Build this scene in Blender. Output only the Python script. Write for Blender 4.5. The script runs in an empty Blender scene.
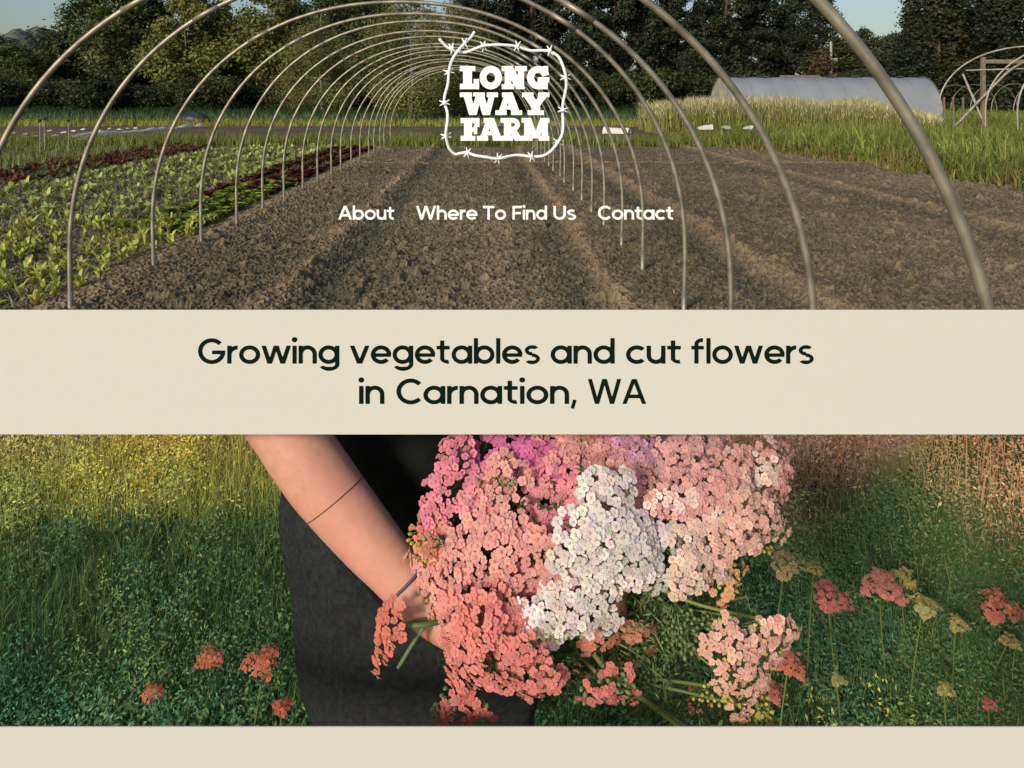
import bpy, math, random
import numpy as np
from mathutils import Vector

# ------------------------------------------------------------------ camera, sky, sun, exposure
S = bpy.context.scene
F, VX, VY, EYE = 800.0, 485.0, 97.0, 1.65
cd = bpy.data.cameras.new("camera"); cam = bpy.data.objects.new("camera", cd)
S.collection.objects.link(cam); S.camera = cam
cam.location = (0, 0, EYE); cam.rotation_euler = (math.pi / 2, 0, 0)
cd.sensor_width = 36; cd.lens = F * 36 / 1024
cd.shift_x = (512 - VX) / 1024; cd.shift_y = (VY - 384) / 1024
cd.clip_start = 0.05; cd.clip_end = 3000
SUN_AZ, SUN_EL = 31.0, 21.5
w = bpy.data.worlds.new("World"); S.world = w; w.use_nodes = True
nt = w.node_tree; nt.nodes.clear()
sky = nt.nodes.new("ShaderNodeTexSky"); sky.sky_type = 'NISHITA'; sky.sun_disc = False
sky.sun_elevation = math.radians(SUN_EL); sky.sun_rotation = math.radians(180 + SUN_AZ)
sky.air_density = 1.0; sky.dust_density = 2.0; sky.ozone_density = 1.0
bgn = nt.nodes.new("ShaderNodeBackground"); bgn.inputs[1].default_value = 0.092
wo = nt.nodes.new("ShaderNodeOutputWorld")
nt.links.new(sky.outputs[0], bgn.inputs[0]); nt.links.new(bgn.outputs[0], wo.inputs[0])
ld = bpy.data.lights.new("sun", 'SUN'); ld.energy = 2.7; ld.angle = math.radians(10); ld.color = (1.0, 0.89, 0.74)
sun = bpy.data.objects.new("sun", ld); S.collection.objects.link(sun)
a, e = math.radians(SUN_AZ), math.radians(SUN_EL)
sun.rotation_euler = Vector((math.sin(a) * math.cos(e), math.cos(a) * math.cos(e), -math.sin(e))).to_track_quat('-Z', 'Y').to_euler()
sun.location = (-8, -6, 9)
S.view_settings.view_transform = 'Standard'; S.view_settings.look = 'None'
S.view_settings.gamma = 1; S.view_settings.exposure = 0.22
S.render.engine = 'CYCLES'
S.cycles.use_denoising = True
S.cycles.max_bounces = 6; S.cycles.transparent_max_bounces = 6
S.cycles.sample_clamp_indirect = 6

R = np.random.default_rng(7)
random.seed(7)
C = S.collection

def P(px, py, d):
    return np.array([(px - VX) * d / F, d, EYE - (py - VY) * d / F])

def lin(*c):
    c = np.array(c, float) / 255
    return tuple(np.where(c <= .04045, c / 12.92, ((c + .055) / 1.055) ** 2.4))

# ------------------------------------------------------------------ numpy noise
def _h(ix, iy, s):
    n = (ix.astype(np.int64) * 374761393 + iy.astype(np.int64) * 668265263 + s * 1442695041) & 0xffffffff
    n = ((n ^ (n >> 13)) * 1274126177) & 0xffffffff
    n = n ^ (n >> 16)
    return (n & 0xffffff) / float(0xffffff)

def vnoise(x, y, s=0):
    ix, iy = np.floor(x), np.floor(y); fx, fy = x - ix, y - iy
    fx = fx * fx * (3 - 2 * fx); fy = fy * fy * (3 - 2 * fy)
    a = _h(ix, iy, s); b = _h(ix + 1, iy, s); c = _h(ix, iy + 1, s); d = _h(ix + 1, iy + 1, s)
    return (a * (1 - fx) + b * fx) * (1 - fy) + (c * (1 - fx) + d * fx) * fy

def fbm(x, y, o=4, s=0):
    v = 0; am = .5
    for k in range(o):
        v = v + am * vnoise(x * 2 ** k + 17.3 * k, y * 2 ** k + 5.1 * k, s + k); am *= .5
    return v

def sstep(a, b, x):
    t = np.clip((x - a) / (b - a), 0, 1); return t * t * (3 - 2 * t)

# ------------------------------------------------------------------ mesh accumulation
class MB:
    def __init__(self): self.V = []; self.T = []; self.M = []; self.F = {}; self.n = 0
    def add(self, V, Fs, tint=(1, 1, 1), mat=0):
        V = np.asarray(V, float).reshape(-1, 3)
        t = np.asarray(tint, float)
        if t.ndim == 1: t = np.tile(t, (len(V), 1))
        for f in (Fs if isinstance(Fs, list) else [Fs]):
            f = np.asarray(f, int)
            self.F.setdefault(f.shape[1], []).append((f + self.n, np.full(len(f), mat) if np.isscalar(mat) else mat))
        self.V.append(V); self.T.append(t); self.n += len(V)
        return self
    def build(self, name, mats, parent=None, smooth=False):
        me = bpy.data.meshes.new(name)
        V = np.concatenate(self.V); T = np.concatenate(self.T)
        loops = []; starts = []; mi = []; o = 0
        for k, lst in self.F.items():
            for f, m in lst:
                loops.append(f.ravel()); starts.append(o + np.arange(len(f)) * k); o += f.size; mi.append(m)
        loops = np.concatenate(loops); starts = np.concatenate(starts); mi = np.concatenate(mi)
        me.vertices.add(len(V)); me.vertices.foreach_set("co", V.ravel())
        me.loops.add(len(loops)); me.loops.foreach_set("vertex_index", loops)
        me.polygons.add(len(starts)); me.polygons.foreach_set("loop_start", starts)
        for m in (mats if isinstance(mats, (list, tuple)) else [mats]): me.materials.append(m)
        me.polygons.foreach_set("material_index", mi)
        me.polygons.foreach_set("use_smooth", np.full(len(starts), bool(smooth)))
        at = me.color_attributes.new("tint", 'FLOAT_COLOR', 'POINT')
        at.data.foreach_set("color", np.concatenate([T, np.ones((len(T), 1))], 1).ravel())
        me.update(calc_edges=True); me.validate()
        ob = bpy.data.objects.new(name, me); C.objects.link(ob)
        if parent is not None: ob.parent = parent
        return ob

def tube(pts, rad, seg=8, caps=True, flat=None):
    pts = np.asarray(pts, float); n = len(pts)
    rad = np.full(n, rad) if np.isscalar(rad) else np.asarray(rad, float)
    tg = np.gradient(pts, axis=0); tg /= np.linalg.norm(tg, axis=1, keepdims=True) + 1e-12
    up = np.array([0, 0, 1.0]) if abs(tg[0][2]) < .9 else np.array([0, 1.0, 0])
    V = []; u = np.cross(tg[0], up); u /= np.linalg.norm(u)
    ang = np.linspace(0, 2 * np.pi, seg, endpoint=False)
    for i in range(n):
        u = u - tg[i] * np.dot(u, tg[i]); u /= np.linalg.norm(u) + 1e-12
        v = np.cross(tg[i], u)
        k = 1 if flat is None else flat[i]
        V.append(pts[i] + rad[i] * (np.cos(ang)[:, None] * u + k * np.sin(ang)[:, None] * v))
    V = np.concatenate(V)
    i = np.arange(n - 1)[:, None]; j = np.arange(seg)[None]; j2 = (j + 1) % seg
    Q = np.stack([i * seg + j, i * seg + j2, (i + 1) * seg + j2, (i + 1) * seg + j], -1).reshape(-1, 4)
    out = [Q]
    if caps:
        V = np.concatenate([V, pts[:1], pts[-1:]])
        a = np.arange(seg); b = (a + 1) % seg; o = (n - 1) * seg
        out.append(np.concatenate([np.stack([b, a, np.full(seg, n * seg)], 1), np.stack([o + a, o + b, np.full(seg, n * seg + 1)], 1)]))
    return V, out

def box(c, s):
    c = np.asarray(c, float); s = np.asarray(s, float) / 2
    V = np.array([[x, y, z] for x in (-1, 1) for y in (-1, 1) for z in (-1, 1)], float) * s + c
    return V, np.array([[0, 1, 3, 2], [4, 6, 7, 5], [0, 4, 5, 1], [2, 3, 7, 6], [0, 2, 6, 4], [1, 5, 7, 3]])

def bevel_box(c, s, b=.004):
    # a box with chamfered long edges on the XZ outline
    cx, cy, cz = c; hx, hy, hz = s[0] / 2, s[1] / 2, s[2] / 2
    V = []
    for (yy, i) in ((-hy, b), (-hy + b, 0), (hy - b, 0), (hy, b)):
        for sx, sz in ((-1, -1), (1, -1), (1, 1), (-1, 1)):
            V.append((cx + sx * (hx - i), cy + yy, cz + sz * (hz - i)))
    Fq = [[0, 1, 2, 3], [15, 14, 13, 12]]
    for r in range(3):
        for k in range(4):
            k2 = (k + 1) % 4; Fq.append([r * 4 + k, (r + 1) * 4 + k, (r + 1) * 4 + k2, r * 4 + k2])
    return np.array(V), np.array(Fq)

def spline(pts, n=8):
    p = np.asarray(pts, float); p = np.concatenate([[2 * p[0] - p[1]], p, [2 * p[-1] - p[-2]]])
    out = []
    for i in range(1, len(p) - 2):
        for t in np.linspace(0, 1, n, endpoint=False):
            out.append(.5 * ((2 * p[i]) + (-p[i - 1] + p[i + 1]) * t + (2 * p[i - 1] - 5 * p[i] + 4 * p[i + 1] - p[i + 2]) * t * t
                             + (-p[i - 1] + 3 * p[i] - 3 * p[i + 1] + p[i + 2]) * t ** 3))
    out.append(p[-2]); return np.array(out)

def blades(mb, pos, h, wd, lean=.35, seg=3, tint=None, mat=0, azi=None, droop=.0):
    """tapered bent grass blades, all in one numpy pass"""
    n = len(pos); h = np.broadcast_to(h, n); wd = np.broadcast_to(wd, n)
    az = R.uniform(0, 2 * np.pi, n) if azi is None else azi
    ln = np.abs(R.normal(0, lean, n)) + .05
    t = np.linspace(0, 1, seg + 1)
    dirx, diry = np.cos(az), np.sin(az)
    fa = R.uniform(0, np.pi, n); fx, fy = np.cos(fa), np.sin(fa)
    V = np.zeros((n, seg + 1, 2, 3))
    for i, tt in enumerate(t):
        r = ln * h * (tt ** 1.8); z = h * (tt - droop * ln * tt ** 3)
        wv = wd * (1 - tt ** 1.5 * .96) * .5
        for s, sg in ((0, -1), (1, 1)):
            V[:, i, s, 0] = pos[:, 0] + dirx * r + sg * fx * wv
            V[:, i, s, 1] = pos[:, 1] + diry * r + sg * fy * wv
            V[:, i, s, 2] = pos[:, 2] + z
    k = (seg + 1) * 2; b = np.arange(n)[:, None] * k
    Q = np.concatenate([b + np.array([2 * i, 2 * i + 1, 2 * i + 3, 2 * i + 2])[None] for i in range(seg)])
    T = np.ones((n, 3)) if tint is None else tint
    mb.add(V.reshape(-1, 3), Q, np.repeat(T, k, 0), mat)

def leaves(mb, pos, size, tint, mat=0, nrm=None, asp=.6):
    """small rhombic leaf faces with random orientation"""
    n = len(pos); size = np.broadcast_to(size, n)
    d = R.normal(size=(n, 3)); d /= np.linalg.norm(d, axis=1, keepdims=True)
    m = R.normal(size=(n, 3)) if nrm is None else nrm + R.normal(0, .6, (n, 3))
    u = np.cross(d, m); u /= np.linalg.norm(u, axis=1, keepdims=True) + 1e-9
    if nrm is not None:
        d = np.cross(m, u); d /= np.linalg.norm(d, axis=1, keepdims=True) + 1e-9
    s = size[:, None]
    V = np.stack([pos - d * s * .5, pos + u * s * asp * .5, pos + d * s * .5, pos - u * s * asp * .5], 1)
    b = np.arange(n)[:, None] * 4 + np.arange(4)[None]
    mb.add(V.reshape(-1, 3), b, np.repeat(tint, 4, 0), mat)

def jit(col, n, v=.18, hue=.08):
    c = np.tile(np.asarray(col, float), (n, 1))
    return np.clip(c * (1 + R.normal(0, v, (n, 1))) * (1 + R.normal(0, hue, (n, 3))), .004, 1)

# ------------------------------------------------------------------ materials
def mat(name, col, rough=.7, metal=0, spec=.4, trans=0, tint=False, var=0, vscale=8, bump=0, bscale=40, col2=None):
    m = bpy.data.materials.new(name); m.use_nodes = True
    t = m.node_tree; N = t.nodes; L = t.links; b = N["Principled BSDF"]
    b.inputs["Roughness"].default_value = rough; b.inputs["Metallic"].default_value = metal
    b.inputs["Specular IOR Level"].default_value = spec
    tc = N.new("ShaderNodeTexCoord")
    rgb = N.new("ShaderNodeRGB"); rgb.outputs[0].default_value = (*col, 1); out = rgb.outputs[0]
    if tint:
        at = N.new("ShaderNodeAttribute"); at.attribute_name = "tint"
        mx = N.new("ShaderNodeMix"); mx.data_type = 'RGBA'; mx.blend_type = 'MULTIPLY'; mx.inputs[0].default_value = 1
        L.new(out, mx.inputs[6]); L.new(at.outputs[0], mx.inputs[7]); out = mx.outputs[2]
    if var:
        nz = N.new("ShaderNodeTexNoise"); nz.inputs["Scale"].default_value = vscale; nz.inputs["Detail"].default_value = 6
        L.new(tc.outputs["Object"], nz.inputs["Vector"])
        mr = N.new("ShaderNodeMapRange"); mr.inputs[1].default_value = .3; mr.inputs[2].default_value = .7
        L.new(nz.outputs[0], mr.inputs[0])
        mx = N.new("ShaderNodeMix"); mx.data_type = 'RGBA'
        if col2 is None:
            mr.inputs[3].default_value = 1 - var; mr.inputs[4].default_value = 1 + var
            mx.blend_type = 'MULTIPLY'; mx.inputs[0].default_value = 1
            L.new(out, mx.inputs[6]); L.new(mr.outputs[0], mx.inputs[7])
        else:
            L.new(mr.outputs[0], mx.inputs[0]); L.new(out, mx.inputs[6]); mx.inputs[7].default_value = (*col2, 1)
        out = mx.outputs[2]
    L.new(out, b.inputs["Base Color"])
    if bump:
        nb = N.new("ShaderNodeTexNoise"); nb.inputs["Scale"].default_value = bscale; nb.inputs["Detail"].default_value = 8
        L.new(tc.outputs["Object"], nb.inputs["Vector"])
        bp = N.new("ShaderNodeBump"); bp.inputs["Strength"].default_value = bump; bp.inputs["Distance"].default_value = .02
        L.new(nb.outputs[0], bp.inputs["Height"]); L.new(bp.outputs[0], b.inputs["Normal"])
    if trans:
        tr = N.new("ShaderNodeBsdfTranslucent"); L.new(out, tr.inputs[0])
        ms = N.new("ShaderNodeMixShader"); ms.inputs[0].default_value = trans
        L.new(b.outputs[0], ms.inputs[1]); L.new(tr.outputs[0], ms.inputs[2])
        L.new(ms.outputs[0], N["Material Output"].inputs[0])
    return m

M = {
 'soil': mat("tilled soil", (.160, .136, .100), .95, spec=.1, var=.18, vscale=2.2, bump=.9, bscale=26, tint=True),
 'turf': mat("turf", (.045, .065, .018), .95, spec=.1, var=1, vscale=.25, col2=(.07, .085, .025), bump=.6, bscale=6),
 'meadow_soil': mat("meadow ground", (.055, .085, .032), .95, spec=.1, var=.4, vscale=4),
 'farsoil': mat("far soil", (.11, .092, .072), .95, spec=.1, var=.35, vscale=.9, bump=.8, bscale=5),
 'blade': mat("grass blades", (1, 1, 1), .65, spec=.25, trans=.3, tint=True),
 'leaf': mat("leaves", (1, 1, 1), .6, spec=.3, trans=.22, tint=True),
 'bark': mat("bark", (.10, .08, .06), .9, spec=.2, var=.4, vscale=3, bump=.6, bscale=12),
 'palebark': mat("pale bark", (.34, .32, .28), .85, spec=.2, var=.35, vscale=2),
 'steel': mat("galvanised steel", (.28, .262, .21), .5, .55, var=.4, vscale=9),
 'cream': mat("cream paint", (.567, .582, .560), .8, spec=.1, bump=.012, bscale=300),
 'ink': mat("dark green paint", (.004, .011, .008), .9, spec=.04),
 'white': mat("white paint", (.86, .90, .95), .6, spec=.3),
 'wood': mat("weathered wood", (.17, .14, .105), .85, var=.3, vscale=5, bump=.3, bscale=30),
 'wire': mat("thin wire", (.10, .09, .075), .5, .3),
 'film': mat("greenhouse film", (.27, .30, .345), .42, spec=.5, trans=.15, var=.08, vscale=1),
 'plastic': mat("white row cover", (.72, .71, .68), .6, trans=.15, bump=.3, bscale=12),
 'dark': mat("dark tarp", (.03, .035, .05), .45, var=.3, vscale=3),
 'skin': mat("skin", (.57, .30, .225), .55, spec=.3, var=.10, vscale=70, bump=.03, bscale=180),
 'black': mat("black cotton", (.009, .010, .009), .95, spec=.06, var=.3, vscale=30, bump=.25, bscale=200),
 'denim': mat("charcoal cloth", (.021, .0235, .027), .9, spec=.12, var=.4, vscale=120, bump=.2, bscale=260),
 'blue': mat("blue elastic", (.07, .09, .16), .7),
 'cord': mat("dark cord", (.09, .05, .04), .7),
 'petal': mat("petals", (1, 1, 1), .6, spec=.2, trans=.36, tint=True),
 'stem': mat("flower stems", (1, 1, 1), .6, spec=.3, tint=True),
 'hill': mat("distant hill", (.12, .14, .12), .95, spec=.05, var=.35, vscale=.05),  # distance haze is put into this grey-green base colour
}
def skin_sss(m):
    b = m.node_tree.nodes["Principled BSDF"]
    b.inputs["Subsurface Weight"].default_value = .12; b.inputs["Subsurface Radius"].default_value = (.012, .004, .002)
skin_sss(M['skin'])
def freckles(m):
    t = m.node_tree; N = t.nodes; L = t.links; b = N["Principled BSDF"]
    src = b.inputs["Base Color"].links[0].from_socket
    tc = N.new("ShaderNodeTexCoord"); vo = N.new("ShaderNodeTexVoronoi"); vo.inputs["Scale"].default_value = 75; L.new(tc.outputs["Object"], vo.inputs["Vector"])
    nz = N.new("ShaderNodeTexNoise"); nz.inputs["Scale"].default_value = 9; L.new(tc.outputs["Object"], nz.inputs["Vector"])
    mr = N.new("ShaderNodeMapRange"); mr.inputs[1].default_value = .09; mr.inputs[2].default_value = .24; mr.inputs[3].default_value = .28; mr.inputs[4].default_value = 0
    L.new(vo.outputs["Distance"], mr.inputs[0])
    m1 = N.new("ShaderNodeMix"); m1.data_type = 'RGBA'; m1.inputs[7].default_value = (.40, .15, .085, 1); L.new(src, m1.inputs[6]); L.new(mr.outputs[0], m1.inputs[0])
    m2 = N.new("ShaderNodeMix"); m2.data_type = 'RGBA'; m2.inputs[7].default_value = (.52, .23, .17, 1); L.new(m1.outputs[2], m2.inputs[6])
    r2 = N.new("ShaderNodeMapRange"); r2.inputs[1].default_value = .42; r2.inputs[2].default_value = .7; r2.inputs[4].default_value = .7; L.new(nz.outputs[0], r2.inputs[0]); L.new(r2.outputs[0], m2.inputs[0])
    L.new(m2.outputs[2], b.inputs["Base Color"])
freckles(M['skin'])

def tag(o, label=None, cat=None, group=None, kind=None):
    if label: o['label'] = label
    if cat: o['category'] = cat
    if group: o['group'] = group
    if kind: o['kind'] = kind
    return o
def empty(name, loc=(0, 0, 0), rz=0):
    o = bpy.data.objects.new(name, None); C.objects.link(o); o.location = loc; o.rotation_euler = (0, 0, rz); o.empty_display_size = .1; return o
def copy_tree(o, parent=None):
    c = o.copy(); C.objects.link(c); c.parent = parent
    for ch in list(o.children): copy_tree(ch, c)
    return c
ORD = ("first second third fourth fifth sixth seventh eighth ninth tenth eleventh twelfth thirteenth fourteenth fifteenth sixteenth "
       "seventeenth eighteenth nineteenth twentieth twenty-first twenty-second twenty-third twenty-fourth").split()

# ------------------------------------------------------------------ terrain
def bank(x, d):
    b = .25 * sstep(1.9, 3.5, d) * (1 - sstep(4.0, 5.3, d))
    return b + .82 * np.exp(-((x - 1.66) / .36) ** 2 - ((d - 2.42) / .36) ** 2)

def grid(X, Y, Z, mb, mat=0, tint=(1, 1, 1)):
    r, c = X.shape
    i = np.arange(r - 1)[:, None]; j = np.arange(c - 1)[None]
    Q = np.stack([i * c + j, i * c + j + 1, (i + 1) * c + j + 1, (i + 1) * c + j], -1).reshape(-1, 4)
    mb.add(np.stack([X, Y, Z], -1).reshape(-1, 3), Q, tint if np.ndim(tint) == 1 else tint.reshape(-1, 3), mat)
    return Q

ys = np.concatenate([np.arange(-6, 1, .25), np.geomspace(1.0, 5.6, 130), np.geomspace(5.7, 900, 130)])
xs = np.sinh(np.linspace(-7.0, 7.0, 281)) * 1.4
X, Y = np.meshgrid(xs, ys)
Z = bank(X, Y) + .25 * (fbm(X * .05, Y * .05, 3, 9) - .45) * sstep(45, 90, Y) - .32 * sstep(5.0, 5.5, Y) * (1 - sstep(26, 28, Y)) * sstep(-.66 * Y - 1.4, -.66 * Y - .8, X) * (1 - sstep(8.4, 9.2, X)) * (1 - sstep(.7 * Y + 1.1, .7 * Y + 1.7, X))
mb = MB(); Q = grid(X, Y, Z, mb)
cy = Y.reshape(-1)[Q].mean(1)
mb.F[4][0] = (mb.F[4][0][0], np.where(cy < 5.6, 1, 0))
tag(mb.build("ground", [M['turf'], M['meadow_soil']], smooth=True), kind='structure')

# tilled field: clods, wheel ruts and ridges as real relief
ds = np.geomspace(5.2, 27.0, 440); tt = np.linspace(0, 1, 760)
xl = -.66 * ds - 1.6; xr = np.minimum(9.4 + .25 * np.sin(ds), .76 * ds + 1.8)
xr = np.where(ds > 20, np.minimum(xr, 9.2 - (ds - 20) * .16), xr)
X = xl[:, None] + (xr - xl)[:, None] * tt[None]; Y = np.repeat(ds[:, None], len(tt), 1)
wob = .12 * (fbm(X * 0 + 3, Y * .35, 2, 3) - .4)
def ridge(x0, wd): return np.exp(-((X + wob - x0) / wd) ** 2)
clod = fbm(X * 9, Y * 7, 4, 21) - .47; crumb = vnoise(X * 34, Y * 22, 91) * .55 + vnoise(X * 60, Y * 36, 92) * .45 - .5; fine = R.uniform(-1, 1, X.shape)
clod2 = np.maximum(fbm(X * 16, Y * 16, 3, 31) - .52, 0)
inb = sstep(-3.5, -3.0, X)
patch = fbm(X * .6, Y * .25, 3, 41)
amp = (.055 + .05 * patch) * (.45 + .55 * inb)
Z = .0 + clod * amp * .4 + clod2 * .10 * (.4 + .6 * inb) + crumb * .025 + fine * .012 + np.maximum(vnoise(X * 6.5, Y * 6.5, 95) - .80, 0) * .34 * inb
Z += .035 * ridge(-1.75, .14) - .045 * ridge(-1.38, .15) + .03 * ridge(1.12, .10) - .03 * ridge(.86, .18)
Z += .06 * ridge(2.75, .16) - .05 * ridge(2.42, .2) + .055 * ridge(6.6, .13) - .04 * ridge(6.25, .25) + .04 * ridge(-3.25, .25)
Z += .02 * np.sin(X * 9) * sstep(-3.6, -4.0, X)
path_ridge_light = ridge(-3.3, .32) * .6 + ridge(-1.70, .10) * .8 + ridge(1.12, .10) * .9 + ridge(6.6, .12) * .8 + ridge(2.75, .16) * .8 + ridge(.1, .10) * .25  # pale walkway, plus sunlit ridge crests put into the colour
rut_shade = ridge(-1.34, .16) + .6 * ridge(.82, .16) + .6 * ridge(2.35, .2) + .5 * ridge(6.2, .3)  # shade beside the ruts, painted as darker soil
dry = np.clip(.42 + crumb * 1.1 + clod * .45 + fine * .42 + .8 * path_ridge_light - .5 * rut_shade, 0, 1.6)  # dry crumb tone combined with painted ridge light and rut shade
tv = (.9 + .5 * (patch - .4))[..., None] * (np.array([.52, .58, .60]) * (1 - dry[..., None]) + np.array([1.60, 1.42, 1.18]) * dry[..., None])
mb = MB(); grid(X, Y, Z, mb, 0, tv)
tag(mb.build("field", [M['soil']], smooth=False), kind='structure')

def soil_z(x, d): return np.zeros_like(x) + .0

ds = np.geomspace(29.5, 42, 60); X, Y = np.meshgrid(np.linspace(-45, 9, 300), ds)
Z = .03 + .10 * (fbm(X * 1.2, Y * 2, 3, 5) - .45) + .04 * np.sin(Y * 4) + .02
mb = MB(); grid(X, Y, Z + .05, mb); tag(mb.build("far_field", [M['farsoil']]), kind='structure')

# distant wooded hill
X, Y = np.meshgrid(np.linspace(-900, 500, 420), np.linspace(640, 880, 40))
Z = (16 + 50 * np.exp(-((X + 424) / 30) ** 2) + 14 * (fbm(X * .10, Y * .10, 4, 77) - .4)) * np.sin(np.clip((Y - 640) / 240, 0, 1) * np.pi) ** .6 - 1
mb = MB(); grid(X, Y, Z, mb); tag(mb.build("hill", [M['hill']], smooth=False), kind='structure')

# ------------------------------------------------------------------ grasses
def scatter(n, x0, x1, d0, d1):
    return R.uniform(x0, x1, n), R.uniform(d0, d1, n)
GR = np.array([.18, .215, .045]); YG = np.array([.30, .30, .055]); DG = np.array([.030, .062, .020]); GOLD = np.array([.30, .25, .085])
mb = MB()
x, d = scatter(9000, -24, 9, 26.3, 28.8)
n_ = fbm(x * .5, d * .5, 3, 4)
blades(mb, np.stack([x, d, x * 0], 1), (.28 + .35 * n_) * R.uniform(.6, 1.2, len(x)), .03, .5, 2, jit(GR, len(x), .3) * (.8 + .6 * n_)[:, None])
tag(mb.build("weeds", [M['blade']]), "strip of green weeds along the back end of the tilled rows", "grass", kind='stuff')
mb = MB()
x, d = scatter(9000, -50, 12, 42.3, 46)
blades(mb, np.stack([x, d, x * 0], 1), R.uniform(.2, .55, len(x)), .05, .5, 2, jit(YG, len(x), .25))
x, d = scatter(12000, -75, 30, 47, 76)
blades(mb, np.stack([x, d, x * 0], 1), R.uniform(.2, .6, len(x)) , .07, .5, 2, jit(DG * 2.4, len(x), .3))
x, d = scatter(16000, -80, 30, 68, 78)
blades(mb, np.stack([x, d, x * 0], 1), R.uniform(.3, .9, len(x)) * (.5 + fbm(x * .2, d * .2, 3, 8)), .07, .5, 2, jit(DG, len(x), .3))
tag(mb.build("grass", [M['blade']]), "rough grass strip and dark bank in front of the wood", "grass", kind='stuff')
# right: lush green low crop, then tall seeded rye grass
mb = MB()
x = R.uniform(5, 32, 120000); d = R.uniform(12.3, 33, 120000)
edge = np.where(d > 20, 9.2 - (d - 20) * .16, 9.4 + .25 * np.sin(d)) + .3 * fbm(d * 2, d * 0, 3, 6) - .25
k = (x > edge) & (x < .74 * d + 1); x, d, edge = x[k], d[k], edge[k]
g = fbm(x * .9, d * .45, 3, 14)
hh = (.42 + .62 * g) * sstep(-.1, 1.1, x - edge + .3)
low = (x - edge) < .5
tn = jit(GR * 1.2, len(x), .35, .12) * (.55 + .95 * g)[:, None]; tn = tn * (1 - .35 * (R.uniform(size=len(x)) < .3))[:, None]
g2 = fbm(x * 2.2, d * 1.4, 3, 15); yl = (g2 > .52) & (R.uniform(size=len(x)) < .6); tn[yl] = jit([.19, .195, .05], yl.sum(), .25)
low &= R.uniform(size=len(x)) < .55; tn[low] = jit([.22, .18, .06], low.sum(), .3)
hh = hh * (.55 + .9 * g2)
blades(mb, np.stack([x, d, x * 0], 1), np.maximum(hh, .1) * R.uniform(.35, 1.25, len(x)), .016 + .0011 * d, .55, 3, tn, droop=.6)
tag(mb.build("green_crop_grass", [M['blade']]), "lush green grassy crop standing along the right edge of the tilled soil", "grass", kind='stuff')
mb = MB()
x = R.uniform(6.6, 22, 40000); d = R.uniform(32.5, 37.5, 40000)
k = (x > 7.2) & (x < .57 * d); x, d = x[k], d[k]
g = fbm(x * .4, d * .4, 3, 24); top = (1.25 + .75 * g) * (1 - .5 * sstep(.46, .57, x / d)) * (.86 + .14 * sstep(7, 10, x))
h_ = top * R.uniform(.45, 1.08, len(x)) ** .8
blades(mb, np.stack([x, d, x * 0], 1), h_, .030, .2, 3, jit(np.array([.29, .30, .10]), len(x), .3))
k = R.uniform(size=len(x)) < .5; xx, dd, hz = x[k], d[k], h_[k]
blades(mb, np.stack([xx + R.normal(0, .06, len(xx)), dd, hz * .86], 1), R.uniform(.12, .28, len(xx)), .028, .5, 2, jit([.58, .53, .32], len(xx), .28))
tag(mb.build("tall_rye_grass", [M['blade']]), "tall pale golden rye grass with seed heads below the plastic tunnel", "grass", kind='stuff')
mb = MB()
x, d = scatter(26000, 12, 46, 34, 62); k = (x > .36 * d) & (x < .75 * d); x, d = x[k], d[k]
g = fbm(x * .25, d * .25, 3, 34)
blades(mb, np.stack([x, d, x * 0], 1), (.3 + .9 * g) * R.uniform(.5, 1.1, len(x)), .09, .4, 2, jit([.17, .21, .04], len(x), .3) * (.6 + g)[:, None])
tag(mb.build("rough_pasture", [M['blade']]), "rough green pasture around the far hoop frames on the right", "grass", kind='stuff')
# sparse weeds on the bare soil
mb = MB()
x, d = scatter(420, -3, 8, 6, 20); x = np.repeat(x, 5) + R.normal(0, .02, 2100); d = np.repeat(d, 5) + R.normal(0, .02, 2100)
blades(mb, np.stack([x, d, x * 0 + .01], 1), R.uniform(.02, .06, len(x)), .007, .9, 2, jit([.16, .15, .05], len(x), .3))
tag(mb.build("sprouts", [M['blade']]), "sparse dry sprouts scattered over the tilled soil", "grass", kind='stuff')

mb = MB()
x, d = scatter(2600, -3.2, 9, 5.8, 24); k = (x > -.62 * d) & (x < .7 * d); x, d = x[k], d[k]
leaves(mb, np.stack([x, d, R.uniform(.0, .035, len(x))], 1), R.uniform(.012, .05, len(x)), jit([.36, .30, .19], len(x), .3), 0, nrm=np.array([[0, 0, 1.0]]), asp=.3)  # pale flakes added to read as small highlights on the soil
tag(mb.build("highlight_flecks", [M['blade']]), "pale flecks added for the small highlights on the tilled soil", "highlight_flecks", kind='stuff')

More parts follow.
